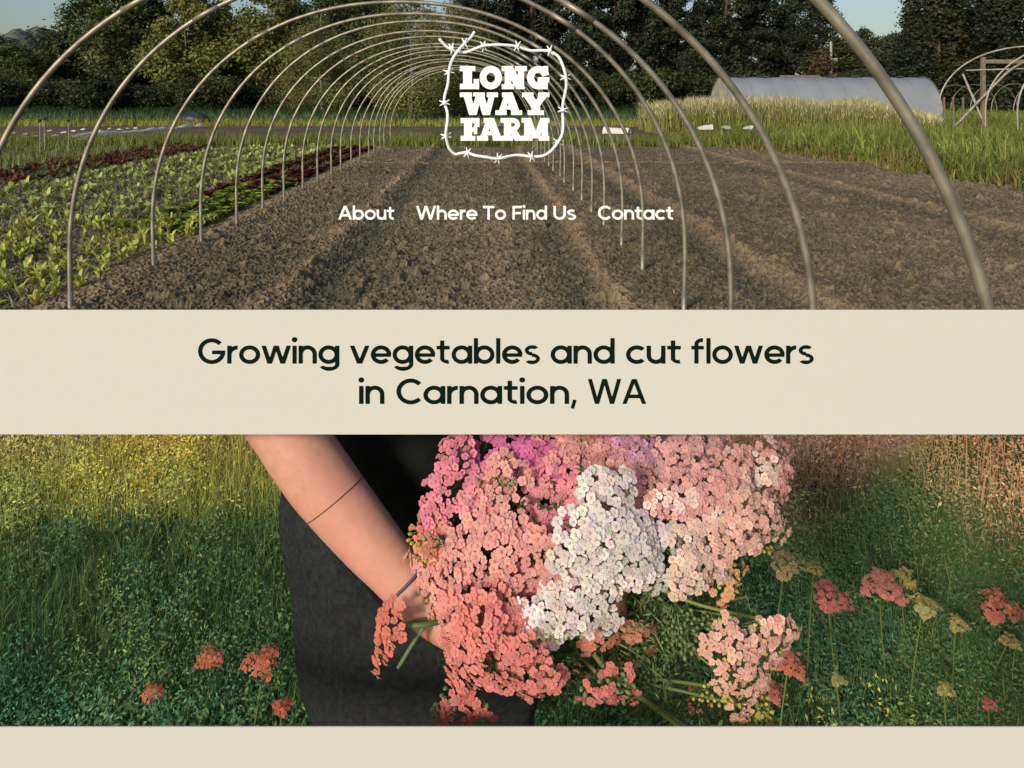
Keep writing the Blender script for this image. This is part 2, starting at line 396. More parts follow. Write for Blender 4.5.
# ------------------------------------------------------------------ trees
def make_tree(name, H, Rd, shape, n, leaf, col, bark, base=.12, clumps=46, seed=1, droop=0.):
    global R
    keep = R; R = np.random.default_rng(seed)
    root = empty(name)
    mb = MB()
    z = np.linspace(0, H * .93, 9)
    ax = np.cumsum(R.normal(0, H * .006, (9, 2)), 0); ax[0] = 0
    tr = np.concatenate([ax, z[:, None]], 1)
    mb.add(*tube(tr, np.linspace(H * .014, H * .002, 9), 7))
    cl = []; cr = []
    for k in range(clumps):
        t = R.uniform(base, 1) ** (.9)
        rr = Rd * shape(t) * (.35 + .65 * R.uniform() ** .5) * R.uniform(.7, 1.12)
        an = R.uniform(0, 2 * np.pi)
        b = np.array([np.interp(t * H * .9, z, ax[:, 0]), np.interp(t * H * .9, z, ax[:, 1]), t * H * .88])
        c = b + np.array([math.cos(an) * rr, math.sin(an) * rr, rr * (.25 - droop)])
        cl.append(c); cr.append(Rd * (.14 + .20 * R.uniform()) * (.5 + .6 * shape(t)))
        m_ = (b + c) / 2 + np.array([0, 0, -rr * .06])
        mb.add(*tube([b - np.array([0, 0, rr * .15]), m_, c], [H * .0035, H * .0025, H * .0008], 5, caps=False))
    mb.build("trunk", [bark], root, smooth=True)
    cl = np.array(cl); cr = np.array(cr)
    cr = cr * 1.45; n = int(n * 2.3); leaf = leaf * 1.05; wgt = cr ** 2; idx = R.choice(len(cl), n, p=wgt / wgt.sum())
    v = R.normal(size=(n, 3)); v /= np.linalg.norm(v, axis=1, keepdims=True)
    rad = R.uniform(size=(n, 1)) ** .45
    p = cl[idx] + v * rad * cr[idx][:, None] * np.array([1.1, 1.1, .85 + droop])
    p += R.normal(0, leaf * .8, (n, 3)) * (R.uniform(size=(n, 1)) < .2)
    ct = R.normal(1, .16, (len(cl), 1)) * (1 + R.normal(0, .07, (len(cl), 3)))
    t = jit(col, n, .16, .05) * ct[idx]
    mb = MB(); leaves(mb, p, leaf * R.uniform(.6, 1.25, n), t, 0, nrm=v + np.array([0, 0, .3]), asp=.62)
    mb.build("crown", [M['leaf']], root)
    R = keep
    return root
rnd = lambda t: math.sin(math.pi * min(1, max(0.02, t)) ** .75) ** .6
col_ = lambda t: (math.sin(math.pi * min(1, max(.02, t)) ** .6) ** .5)
cone = lambda t: max(.04, (1.02 - t)) ** .85
PROT = {}
def protos():
    PROT['broad'] = [make_tree("broadleaf_tree", 20, 5.2, rnd, 5200, .50, c, M['bark'], .06, 52, s) for c, s in (((.075, .098, .028), 3), ((.052, .072, .023), 4), ((.145, .165, .040), 5))]  # brightest variant carries sunlit foliage in its leaf colour
    PROT['poplar'] = [make_tree("poplar_tree", 24, 2.9, col_, 4600, .42, c, M['bark'], .05, 60, s) for c, s in (((.026, .036, .017), 13), ((.032, .042, .019), 14))]
    PROT['birch'] = [make_tree("birch_tree", 17, 4.4, rnd, 15000, .22, (.165, .17, .055), M['palebark'], .10, 60, 23, .35)]
    PROT['lit'] = [make_tree("maple_tree", 16, 3.6, rnd, 4600, .42, (.075, .09, .04), M['bark'], .05, 50, 33)]
    PROT['conifer'] = [make_tree("fir_tree", 22, 3.6, cone, 5600, .40, c, M['bark'], .03, 90, s, .25) for c, s in (((.026, .036, .018), 43), ((.034, .042, .017), 44))]
    PROT['brown'] = [make_tree("brown_shrub_tree", 7, 2.6, cone, 2600, .30, (.085, .060, .028), M['bark'], .02, 40, 53)]
    PROT['bush'] = [make_tree("bush", 4.2, 3.2, rnd, 2600, .34, c, M['bark'], .02, 34, s) for c, s in (((.032, .045, .018), 63), ((.045, .056, .018), 64))]
protos()
used = set()
def plant_tree(kind, v, px, d, ytop, label, cat, group):
    src = PROT[kind][v % len(PROT[kind])]
    Hs = {'broad': 20, 'poplar': 24, 'birch': 17, 'lit': 16, 'conifer': 22, 'brown': 7, 'bush': 4.2}[kind]
    H = EYE + (VY - ytop) * d / F
    if src.name in used: o = copy_tree(src)
    else: o = src; used.add(src.name)
    s = H / Hs
    o.location = ((px - VX) * d / F, d, -.05); o.rotation_euler = (0, 0, random.uniform(0, 6.28)); sx = s ** .6 * random.uniform(.9, 1.15)
    o.scale = (sx, sx, s)
    tag(o, label, cat, group)
    return o
for i, (px, yt) in enumerate([(66, 20), (132, -30), (200, -22), (286, -40), (348, -55), (376, -60)]):
    plant_tree('conifer', i, px, 97 + i, yt, "pointed dark conifer rising among the broadleaf crowns of the left wood, %s from the left" % ORD[i], "tree", "conifers in the left wood")
GL = "trees of the wood behind the left field"
left = [(12, 36), (44, 44), (84, -16), (118, -40), (152, -16), (186, -28), (214, -12), (240, 34), (268, -26), (300, -12), (332, -34), (362, -25)]
for i, (px, yt) in enumerate(left):
    plant_tree('broad', [0, 2, 1, 0, 1, 2, 0, 1, 2, 0, 1, 1][i], px, 90 + (i * 7) % 5 * 2.5, yt,
               "dark green broadleaf tree of the left wood, %s crown counted from the left edge" % ORD[i], "tree", GL)
for i, px in enumerate(range(-10, 480, 37)):
    plant_tree('broad', i + 1, px, 106 + (i % 3) * 4, (26 if px < 95 else 12) + (i * 13) % 15, "shadowy tree standing deep in the wood behind the left field", "tree", "deep trees of the left wood")
for i, px in enumerate(range(-10, 560, 26)):
    plant_tree('bush', i, px, 80 + (i % 4) * 1.6, 76 + (i * 11) % 14, "dark bush in the undergrowth below the wood behind the field", "bush", "bushes below the wood")
plant_tree('birch', 0, 410, 58, -22, "pale drooping birch with light hanging foliage left of the white wire sign", "tree", None)
plant_tree('birch', 0, 452, 66, -10, "pale birch partly hidden by the white wire sign, behind the tunnel end", "tree", None)
plant_tree('birch', 0, 322, 72, 6, "thin pale-trunked birch in front of the dark left wood", "tree", None)
GP = "tall dark poplars behind the tunnel"
for i, px in enumerate([472, 500, 528, 556, 584, 612, 640, 668, 698, 722, 752, 780, 806]):
    plant_tree('poplar', i, px, 92 + (i * 5) % 4 * 3, [-90, -70, -100, -60, -95, -80, -110, -85, -40, -90, -60, -95, -25][i],
               "tall dark columnar poplar behind the tunnel, %s from the left in its row" % ORD[i], "tree", GP)
for i, px in enumerate(range(490, 830, 30)):
    plant_tree('poplar', i, px, 108, -40 + (i * 17) % 30, "dark poplar in the back of the row behind the tunnel", "tree", "back poplars")
for i, px in enumerate(range(575, 900, 30)):
    plant_tree('bush', i, px, 82 + (i % 3), 70 + (i * 7) % 10, "dark bush at the foot of the poplars behind the plastic tunnel", "bush", "bushes at the poplars")
for i, (px, yt) in enumerate([(838, 30), (864, 20), (892, 26)]):
    plant_tree('lit', 0, px, 104 + i * 3, yt, ["lighter green tree just right of the utility pole", "lighter green tree with the open sky above, behind the plastic tunnel", "lighter green tree close beside the dark firs"][i], "tree", "lighter trees behind the plastic tunnel")
for i, px in enumerate([914, 938, 962, 988, 1012, 1040]):
    plant_tree('conifer', i, px, 74 + (i * 5) % 4 * 3, [-30, -80, -70, -95, -80, -90][i], "tall dark fir above the bare hoop frame on the right, %s from the left" % ORD[i], "tree", "firs on the right")
for i, px in enumerate(range(905, 1060, 22)):
    plant_tree('conifer', i + 1, px, 88, 12 + (i * 9) % 20, "dark fir in the back row behind the firs on the right", "tree", "back firs")
plant_tree('brown', 0, 822, 72, 44, "small brown conical tree left of the utility pole", "tree", None)

# ------------------------------------------------------------------ bare hoop tunnel
def hoop_curve(a, H, leg, n=40):
    t = np.linspace(np.pi, 0, n)
    arc = np.stack([a * np.sign(np.cos(t)) * np.abs(np.cos(t)) ** .94, t * 0, leg + (H - leg) * np.abs(np.sin(t)) ** .94], 1)
    l = np.stack([np.full(5, -a), np.zeros(5), np.linspace(-.25, leg - .06, 5)], 1); l[:, 0] += (leg - l[:, 2]) * .02
    r = l[::-1] * np.array([-1, 1, 1])
    return np.concatenate([l, arc, r])
hc = hoop_curve(2.37, 2.6, .45, 64)
mb = MB(); mb.add(*tube(hc, .0188, 12))
for i0 in (24, 48):
    mb.add(*tube(hc[i0:i0 + 3], .0210, 12))
for sg in (-1, 1): mb.add(*tube([(sg * 2.356, 0, -.25), (sg * 2.3642, 0, .16)], .0222, 12))
hoop = mb.build("tunnel_hoop", [M['steel']], smooth=True)
HOOPY = [F * v for v in (.00294, .00470, .0062, .0077, .0096, .0112)] + [F * (.0112 + .00160 * k) for k in range(1, 15)]
for k, y in enumerate(HOOPY):
    o = hoop if k == 0 else hoop.copy()
    if k: C.objects.link(o)
    o.location = (-.835 + random.uniform(-.02, .02), y, (.58 if k == 0 else .25 if k == 1 else 0) * 0 + random.uniform(-.02, .02))
    o.rotation_euler = (random.uniform(-.022, .022), random.uniform(-.008, .008), random.uniform(-.015, .015)); o.scale = (random.uniform(.99, 1.01), 1, random.uniform(.985, 1.012))
    tag(o, "bent grey steel hoop of the bare tunnel, %s from the front" % ORD[k] if k < 19 else "bent grey steel hoop closing the far end of the bare tunnel", "hoop", "hoops of the bare tunnel")

# second hoop frame on the right
mb = MB(); mb.add(*tube(hoop_curve(4.0, 3.75, 1.1), .03, 10))
h2 = mb.build("greenhouse_hoop", [M['palebark']], smooth=True)
XC = 18.7 + 4.0
for k, y in enumerate([33.0, 29.9, 28.1]):
    o = h2 if k == 0 else h2.copy()
    if k: C.objects.link(o)
    o.location = (XC, y, 0)
    tag(o, ["pale hoop carrying the wooden end frame on the right", "pale hoop standing in front of the wooden end frame", "pale hoop nearest the right edge, its foot in the green crop"][k], "hoop", "hoops of the frame on the right")
fr = empty("end_frame", (20.6, 33.1, 0)); tag(fr, "weathered wooden end frame of the bare hoop house with slanting braces", "frame")
mb = MB(); mb.add(*box((0, 0, 1.6), (.16, .12, 3.4))); mb.build("post", [M['wood']], fr)
mb = MB(); mb.add(*box((2.2, .02, 3.12), (4.2, .07, .16))); mb.build("header", [M['steel']], fr)
mb = MB(); mb.add(*tube([(-.75, -.1, 2.75), (4.5, -.1, 2.9)], .03, 8)); mb.build("purlin", [M['palebark']], fr)
mb = MB(); mb.add(*tube([(-.9, -.12, 2.6), (.12, -.12, .2)], .04, 8)); mb.build("brace", [M['palebark']], fr)
mb = MB(); mb.add(*tube(spline([(-1.8, -.2, -.1), (.5, -.2, 2.3), (1.3, -.2, 2.95), (2.6, -.2, 3.6)]), .06, 8)); mb.build("brace", [M['steel']], fr)
mb = MB(); mb.add(*tube(hoop_curve(2.3, 2.6, .6), .03, 8)); h3 = mb.build("low_hoop", [M['steel']], smooth=True)
for k in range(6):
    o = h3 if k == 0 else h3.copy()
    if k: C.objects.link(o)
    o.location = (37.6 + k * .35, 64 - k * 1.9, 0); o.rotation_euler = (0, 0, .3)
    tag(o, "low grey hoop of the far bare tunnel below the firs", "hoop", "low hoops of the far tunnel")
for k, px in enumerate([944, 953, 963]):
    mb = MB(); mb.add(*box((0, 0, .8), (.075, .075, 1.7)))
    o = mb.build("fence_post", [M['wood']]); o.location = ((px - VX) * 37 / F, 37, 0)
    tag(o, ["thick grey stake left of the wooden end frame", "thin grey stake in the middle of three left of the end frame", "grey stake closest to the wooden end frame"][k], "stake", "stakes by the hoop frame")

# plastic-covered tunnel
pt = empty("poly_tunnel", (21.0, 50, 0)); tag(pt, "low plastic-covered grow tunnel with silvery film behind the tall grass", "greenhouse")
L_, a_, Ht = 12.6, 2.3, 2.9
t = np.linspace(0, np.pi, 26); prof = np.stack([-a_ * np.cos(t), .5 + (Ht - .5) * np.sin(t)], 1)
prof = np.concatenate([[[-a_, 0]], prof, [[a_, 0]]])
xs_ = np.linspace(-L_ / 2, L_ / 2, 46)
X = np.repeat(xs_[:, None], len(prof), 1); Y = np.repeat(prof[None, :, 0], len(xs_), 0)
Z = prof[None, :, 1] * (1.0 - .022 * np.abs(np.sin(xs_ / L_ * 9 * np.pi)))[:, None]
mb = MB(); grid(X, Y, Z, mb); mb.build("film_cover", [M['film']], pt, smooth=True)
for s in (-1, 1):
    pr = np.concatenate([prof, [[0, .0]]]); n = len(prof)
    V = np.stack([np.full(len(pr), s * (L_ / 2 - .02)), pr[:, 0] * .995, pr[:, 1] * .992], 1)
    mb = MB(); mb.add(V, np.array([[i, i + 1, n] for i in range(n - 1)])); mb.build("end_wall", [M['palebark'] if s < 0 else M['film']], pt)
for k in range(10):
    c = np.stack([np.full(len(prof), -L_ / 2 + k * L_ / 9), prof[:, 0] * 1.008, prof[:, 1] * 1.008 + .012], 1)
    mb = MB(); mb.add(*tube(c, .014, 6)); mb.build("hoop_rib", [M['film']], pt, smooth=True)
# utility pole
up_ = empty("utility_pole", ((831 - VX) * 76 / F, 76, 0)); tag(up_, "thin grey utility pole with a small transformer box behind the plastic tunnel", "pole")
mb = MB(); mb.add(*tube([(0, 0, 0), (0, 0, 6.9)], [.16, .11], 8)); mb.build("pole", [M['palebark']], up_, smooth=True)
mb = MB(); mb.add(*tube([(-.28, -.1, 4.6), (-.28, -.1, 5.5)], .2, 10)); mb.build("transformer", [M['palebark']], up_)
# shed roof beside the brown tree
sh = empty("shed", ((800 - VX) * 68 / F, 68, 0)); tag(sh, "small shed with a brown roof showing above the plastic tunnel", "shed")
mb = MB(); mb.add(*box((0, 0, 1.25), (3.2, 2.4, 2.5))); mb.build("wall", [M['wood']], sh)
mb = MB(); V = np.array([(-1.8, -1.5, 2.5), (1.8, -1.5, 2.5), (1.8, 1.5, 2.5), (-1.8, 1.5, 2.5), (-1.7, 0, 3.5), (1.7, 0, 3.5)], float)
mb.add(V, [np.array([[0, 1, 5, 4], [2, 3, 4, 5], [3, 2, 1, 0]]), np.array([[1, 2, 5], [3, 0, 4]])]); mb.build("roof", [M['wood']], sh)

# ------------------------------------------------------------------ left field: row cover, sandbags, sprinklers, heap
def crumple(L, wd, h, seed):
    n = max(12, int(L / .25)); u = np.linspace(0, L, n); v = np.linspace(-.5, .5, 9)
    X = np.repeat(u[:, None], 9, 1); Y = np.repeat(v[None] * wd, n, 0)
    Z = h * (fbm(X * 1.3, Y * 2.4, 3, seed) * 1.6) * np.cos(v * np.pi)[None] + .01
    Y = Y + .35 * (fbm(X * .6, X * 0, 2, seed + 3) - .4)
    return X, Y, Z
mb = MB(); grid(*crumple(13.0, .45, .16, 3), mb); o = mb.build("row_cover", [M['plastic']], smooth=True)
A0 = P(42, 144.5, 0); o.location = (-16.0, 29.6, .08); o.rotation_euler = (0, 0, math.radians(86))
tag(o, "long crumpled strip of white row cover running across the dark left field", "row cover")
mb = MB(); grid(*crumple(1.1, .4, .3, 8), mb); o = mb.build("row_cover", [M['plastic']], smooth=True)
o.location = (5.0, 33.5, .12); o.rotation_euler = (0, 0, -.6); tag(o, "short heap of white row cover in the grass right of the white wire sign", "row cover")
for i, (px, py) in enumerate([(697, 124), (723, 122), (757, 121)]):
    d_ = 29.5; mb = MB(); grid(*crumple(.55, .35, .2, 18 + i), mb); o = mb.build("plastic_scrap", [M['plastic']], smooth=True); q = P(px, py, d_)
    o.location = (q[0], d_, .45); o.rotation_euler = (0, 0, i)
    tag(o, "white plastic scrap lying in the green crop, %s from the left" % ORD[i], "plastic sheet", "white scraps in the green crop")
t = np.linspace(0, np.pi, 9); pz = np.linspace(0, 2 * np.pi, 12, endpoint=False)
def lump(sx, sy, sz, seed):
    r = 9; V = []
    for i in range(r):
        for a_ in pz:
            k = 1 + .9 * (vnoise(np.array([i * .7 + seed]), np.array([a_ * 1.3]), seed)[0] - .5)
            V.append((sx * math.sin(t[i]) * math.cos(a_) * k, sy * math.sin(t[i]) * math.sin(a_) * k, sz * (1 + math.cos(t[i]) * k) / 2 * 1.0))
    i = np.arange(r - 1)[:, None]; j = np.arange(12)[None]
    return np.array(V), np.stack([i * 12 + j, (i + 1) * 12 + j, (i + 1) * 12 + (j + 1) % 12, i * 12 + (j + 1) % 12], -1).reshape(-1, 4)
mb = MB(); mb.add(*lump(.24, .17, .2, 3)); sb = mb.build("sandbag", [M['plastic']], smooth=True)
first = True
for (px, py) in [(8, 139), (22, 141), (36, 137), (50, 132), (55, 138), (64, 134), (70, 140), (74, 132), (84, 131), (88, 138), (84, 141.5), (97, 131), (100, 132.5), (110, 130), (120, 131.5), (128, 130), (136, 129.6), (148, 131), (26, 135), (14, 134)]:
    d_ = 1.58 * F / (py - VY); o = sb if first else sb.copy()
    if not first: C.objects.link(o)
    first = False
    o.location = ((px - VX) * d_ / F, d_, .07); s_ = random.uniform(.35, .75); o.scale = (s_, s_, s_); o.rotation_euler = (0, 0, random.uniform(0, 3))
    tag(o, "small white bag weighting the dark mulch in the left field", "bag", "white bags on the left field")
for i, (px, top, bot) in enumerate([(40, 119, 156), (44.5, 117, 156), (68.5, 119, 153)]):
    d_ = EYE * F / (bot - VY); q = P(px, bot, d_); h_ = (bot - top) * d_ / F
    r = empty("sprinkler", (q[0], d_, 0)); tag(r, "thin sprinkler stake in the left rows, %s" % ["left one of the close pair", "taller one of the close pair", "standing alone"][i], "sprinkler", "sprinklers in the left rows")
    mb = MB(); mb.add(*tube([(0, 0, -.1), (0, 0, h_ - .1)], .014, 6)); mb.build("riser", [M['palebark']], r)
    mb = MB(); mb.add(*tube([(0, 0, h_ - .1), (0, 0, h_ - .02), (0, 0, h_)], [.03, .05, .02], 8)); mb.add(*tube([(0, 0, h_ - .03), (.12, 0, h_ + .03)], .015, 6)); mb.build("nozzle", [M['dark']], r)
mb = MB(); V, q = lump(.85, .6, .8, 5); mb.add(V, q); V, q = lump(.8, .4, .22, 9); mb.add(V + np.array([-1.3, .2, 0]), q)
o = mb.build("covered_heap", [M['dark']], smooth=True); d_ = 46.5; o.location = ((193 - VX) * d_ / F, d_, -.1); tag(o, "dark tarp-covered heap at the far edge of the left field", "heap")

# ------------------------------------------------------------------ crops
def strap_leaf(mb, az, ln, wd, rise, tint, droop=1.0, z0=.01, seg=5):
    t = np.linspace(0, 1, seg + 1)
    r = ln * (t * .75 + .1 * t ** 2) * math.cos(rise); z = z0 + ln * (t * math.sin(rise) - droop * .55 * t ** 2.4)
    wv = wd * np.sin(np.pi * (t * .86 + .1)) ** .8 * .5 + .003
    ca, sa = math.cos(az), math.sin(az)
    V = []
    for i in range(seg + 1):
        for s, k in ((-1, .35), (0, 0), (1, .35)):
            V.append((ca * r[i] - sa * s * wv[i], sa * r[i] + ca * s * wv[i], z[i] + k * wv[i]))
    Qf = []
    for i in range(seg):
        for s in (0, 1): Qf.append([i * 3 + s, i * 3 + s + 1, (i + 1) * 3 + s + 1, (i + 1) * 3 + s])
    mb.add(V, np.array(Qf), tint)
def crop_mesh(name, nl, ln, wd, rise, col, droop):
    mb = MB(); a0 = R.uniform(0, 6)
    for k in range(nl):
        c = np.array(col) * R.normal(1, .15) * (1 + R.normal(0, .06, 3))
        strap_leaf(mb, a0 + k * 2.4 + R.normal(0, .3), ln * R.uniform(.6, 1.1), wd * R.uniform(.7, 1.1), rise * R.uniform(.7, 1.25), np.clip(c, .003, 1), droop * R.uniform(.6, 1.3))
    o = mb.build(name, [M['leaf']]); C.objects.unlink(o); return o
RC = [(.125, .045, .030), (.17, .085, .040), (.10, .11, .045), (.11, .030, .025)]
KIND = {
 'beet': [crop_mesh("leafy_beet", 10, .27, .036, 1.2, (.47, .50, .11), .9) for _ in range(5)],
 'kale': [crop_mesh("kale_plant", 12, .21, .055, 1.1, (.42, .46, .16), .7) for _ in range(4)],
 'lettuce': [crop_mesh("green_lettuce", 16, .17, .12, .8, (.19, .26, .03), .6) for _ in range(4)],
 'red': [crop_mesh("red_lettuce", 16, .19, .12, .85, (.085, .018, .016), .6) for _ in range(4)],
 'redfar': [crop_mesh("red_lettuce", 12, .25, .055, 1.05, RC[q_], .7) for q_ in range(4)],
}
LAB = {'beet': ("leafy green young plant in the near rows left of the hoops", "plant", "leafy plants in the near left rows"),
       'kale': ("pale green kale plant in the middle rows of the left field", "kale", "kale plants in the left field"),
       'lettuce': ("bright green lettuce in the rows beside the tunnel hoops", "lettuce", "green lettuces beside the hoops"),
       'red': ("dark red lettuce in the rows beside the tunnel hoops", "lettuce", "red lettuces beside the hoops"),
       'redfar': ("reddish leafy lettuce in the far row on the left", "lettuce", "reddish lettuces on the far left")}
cnt = {}
def sow(kind, xs_, d0, d1, sp, jx=.06, smin=.75, smax=1.2, skip=.08):
    for x0 in xs_:
        y = d0 + random.uniform(0, sp)
        while y < d1:
            if x0 > -.63 * y - .2 and random.random() > skip and cnt.get(kind, 0) < 299:
                o = random.choice(KIND[kind]).copy(); C.objects.link(o)
                s = random.uniform(smin, smax)
                o.location = (x0 + random.gauss(0, jx), y, .0); o.scale = (s, s, s * random.uniform(.85, 1.15)); o.rotation_euler = (0, 0, random.uniform(0, 6.28))
                tag(o, *LAB[kind]); cnt[kind] = cnt.get(kind, 0) + 1
            y += sp * random.uniform(.75, 1.25)
sow('beet', [-3.62, -3.95, -4.25, -4.75, -5.25, -5.75], 6.0, 10.4, .13, .11)
sow('lettuce', [-3.62, -3.95, -4.3], 9.6, 15.5, .2, .04, .8, 1.3, .03)
sow('red', [-3.62, -4.05, -4.55], 13.2, 25.5, .21, .03, .8, 1.2, .02)
sow('lettuce', [-4.95], 16, 26, .25, .04)
sow('kale', [-4.85, -5.45, -6.05, -6.65, -7.3, -7.9, -8.5], 10.4, 25.5, .27, .07, 1.0, 1.6)
sow('redfar', [-8.75, -9.15, -9.55, -9.95, -10.35], 14.4, 26, .24, .12, .8, 1.3, .03)
mb = MB()
x, d = scatter(26000, -17, -3.6, 6, 26); k = x > -.64 * d; x, d = x[k], d[k]
g = fbm(x * .8, d * .8, 3, 55); k = g > .38; x, d = x[k], d[k]
blades(mb, np.stack([x, d, x * 0], 1), R.uniform(.04, .14, len(x)), .014, .8, 2, jit([.28, .30, .11], len(x), .3))
x, d = scatter(2600, -19, -10.3, 15, 27); k = x > -.64 * d; x, d = x[k], d[k]
blades(mb, np.stack([x, d, x * 0], 1), R.uniform(.12, .4, len(x)), .03, .6, 2, jit([.16, .20, .045], len(x), .3))
tag(mb.build("row_weeds", [M['blade']]), "small weeds and seedlings between the planted rows on the left", "weeds", kind='stuff')

# ------------------------------------------------------------------ lettering
def bar(x1, y1, x2, y2, w, clip=None):
    def f(X, Y):
        dx, dy = x2 - x1, y2 - y1; L = math.hypot(dx, dy); ux, uy = dx / L, dy / L
        u = (X - x1) * ux + (Y - y1) * uy - L / 2; v = -(X - x1) * uy + (Y - y1) * ux
        d = np.maximum(np.abs(u) - L / 2, np.abs(v) - w / 2)
        if clip: d = np.maximum(d, np.maximum(clip[0] - Y, Y - clip[1]))
        return d
    return f
def rect(x1, y1, x2, y2):
    return lambda X, Y: np.maximum(np.abs(X - (x1 + x2) / 2) - abs(x2 - x1) / 2, np.abs(Y - (y1 + y2) / 2) - abs(y2 - y1) / 2)
def arc(cx, cy, rx, ry, w, a0=0, a1=360):
    def f(X, Y):
        x, y = X - cx, Y - cy
        th = np.arctan2(y / ry, x / rx); rho = np.hypot(x / rx, y / ry)
        rm = np.hypot(rx * np.cos(th), ry * np.sin(th))
        d = np.abs(rho - 1) * rm - w / 2
        if a1 - a0 < 360:
            A, B = math.radians(a0), math.radians(a1)
            ha = -(x * -math.sin(A) + y * math.cos(A)); hb = (x * -math.sin(B) + y * math.cos(B))
            cl = np.minimum(ha, hb) if a1 - a0 > 180 else np.maximum(ha, hb)
            d = np.maximum(d, cl)
        return d
    return f
def glyphs(w):
    s = w / 2; xh, cap, asc = 18.0, 25.0, 25.6
    G = {}
    o = lambda cx=10, rx=10: arc(cx, 9, rx - s, 9.3 - s, w)
    G['o'] = (20, [o()]); G['a'] = (20, [o(9.7, 9.7), bar(20 - s, 0, 20 - s, xh, w)]); G['d'] = (20, [o(9.7, 9.7), bar(20 - s, 0, 20 - s, asc, w)])
    G['b'] = (20, [o(10.3, 9.7), bar(s, 0, s, asc, w)])
    G['g'] = (20, [o(9.7, 9.7), bar(20 - s, -1, 20 - s, xh, w), arc(10.2, -.6, 9.8 - s, 6.6 - s, w, 195, 360)])
    G['c'] = (17.4, [arc(10, 9, 10 - s, 9.3 - s, w, 42, 318)])
    G['e'] = (19.6, [arc(9.9, 9, 9.9 - s, 9.3 - s, w, 0, 322), bar(2.5, 8.6, 19.5, 8.6, w * .86)])
    G['n'] = (17.4, [bar(s, 0, s, xh, w), arc(8.7, 9.6, 8.7 - s, 8.7 - s, w, 0, 180), bar(17.4 - s, 0, 17.4 - s, 9.7, w)])
    G['h'] = (17.4, [bar(s, 0, s, asc, w)] + G['n'][1][1:])
    G['u'] = (17.4, [bar(17.4 - s, 0, 17.4 - s, xh, w), arc(8.7, 8.4, 8.7 - s, 8.7 - s, w, 180, 360), bar(s, 8.3, s, xh, w)])
    G['r'] = (9.8, [bar(s, 0, s, xh, w), arc(9.6, 8.8, 9.6 - s, 9.4 - s, w, 88, 180)])
    G['i'] = (w + .4, [bar(s + .2, 0, s + .2, xh, w), arc(s + .2, 24.0, 1.3, 1.3, 2.7)]); G['l'] = (w + .2, [bar(s + .1, 0, s + .1, asc, w)])
    G['t'] = (13, [bar(5.4, 4, 5.4, 23.2, w), arc(11, 5.0, 5.6, 5.0 - s, w, 180, 285), bar(0, 16.0, 12.6, 16.0, w * .9)])
    G['f'] = (13, [bar(5.0, 0, 5.0, 19.5, w), arc(11, 19.6, 6.0, 6.0 - s, w, 85, 180), bar(0, 16.0, 12.2, 16.0, w * .9)])
    G['s'] = (16, [arc(8, 13.3, 7.2 - s, 4.9 - s * .75, w * .92, 25, 270), arc(8, 4.9, 7.8 - s, 5.1 - s * .75, w * .92, -155, 90)])
    G['v'] = (18.6, [bar(1.6, 19, 9.3, -.8, w, (0, xh)), bar(17.0, 19, 9.3, -.8, w, (0, xh))])
    G['w'] = (27.5, [bar(1.5, 19, 7.8, -1, w, (0, xh)), bar(7.4, -1, 13.75, 19, w * .95, (0, xh)), bar(20.1, -1, 13.75, 19, w * .95, (0, xh)), bar(26, 19, 19.7, -1, w, (0, xh))])
    G['G'] = (26.4, [arc(13.2, 12.5, 13.0 - s, 12.9 - s, w, 43, 350), bar(13.5, 11.3, 26, 11.3, w * .92), ])
    G['C'] = (23.2, [arc(13.2, 12.5, 13.0 - s, 12.9 - s, w, 42, 318)])
    G['W'] = (34.5, [bar(1.7, 26, 9.6, -1, w, (0, cap)), bar(9.2, -1, 17.25, 26, w, (0, cap)), bar(25.3, -1, 17.25, 26, w, (0, cap)), bar(32.8, 26, 24.9, -1, w, (0, cap))])
    G['A'] = (24.5, [bar(1.6, -1, 12.25, 25.8, w, (0, cap)), bar(22.9, -1, 12.25, 25.8, w, (0, cap)), bar(6, 7.6, 18.5, 7.6, w * .9)])
    G['T'] = (20.5, [bar(10.25, 0, 10.25, cap, w), bar(0, cap - s, 20.5, cap - s, w)])
    G['F'] = (17.5, [bar(s, 0, s, cap, w), bar(0, cap - s, 17.5, cap - s, w), bar(0, 11.8, 15.6, 11.8, w * .95)])
    G['U'] = (21, [bar(s, 10, s, cap, w), bar(21 - s, 10, 21 - s, cap, w), arc(10.5, 10.2, 10.5 - s, 10.5 - s, w, 180, 360)])
    G[','] = (w + 1.4, [bar(3.7, 4.2, 1.4, -4.6, w * .8)])
    return G
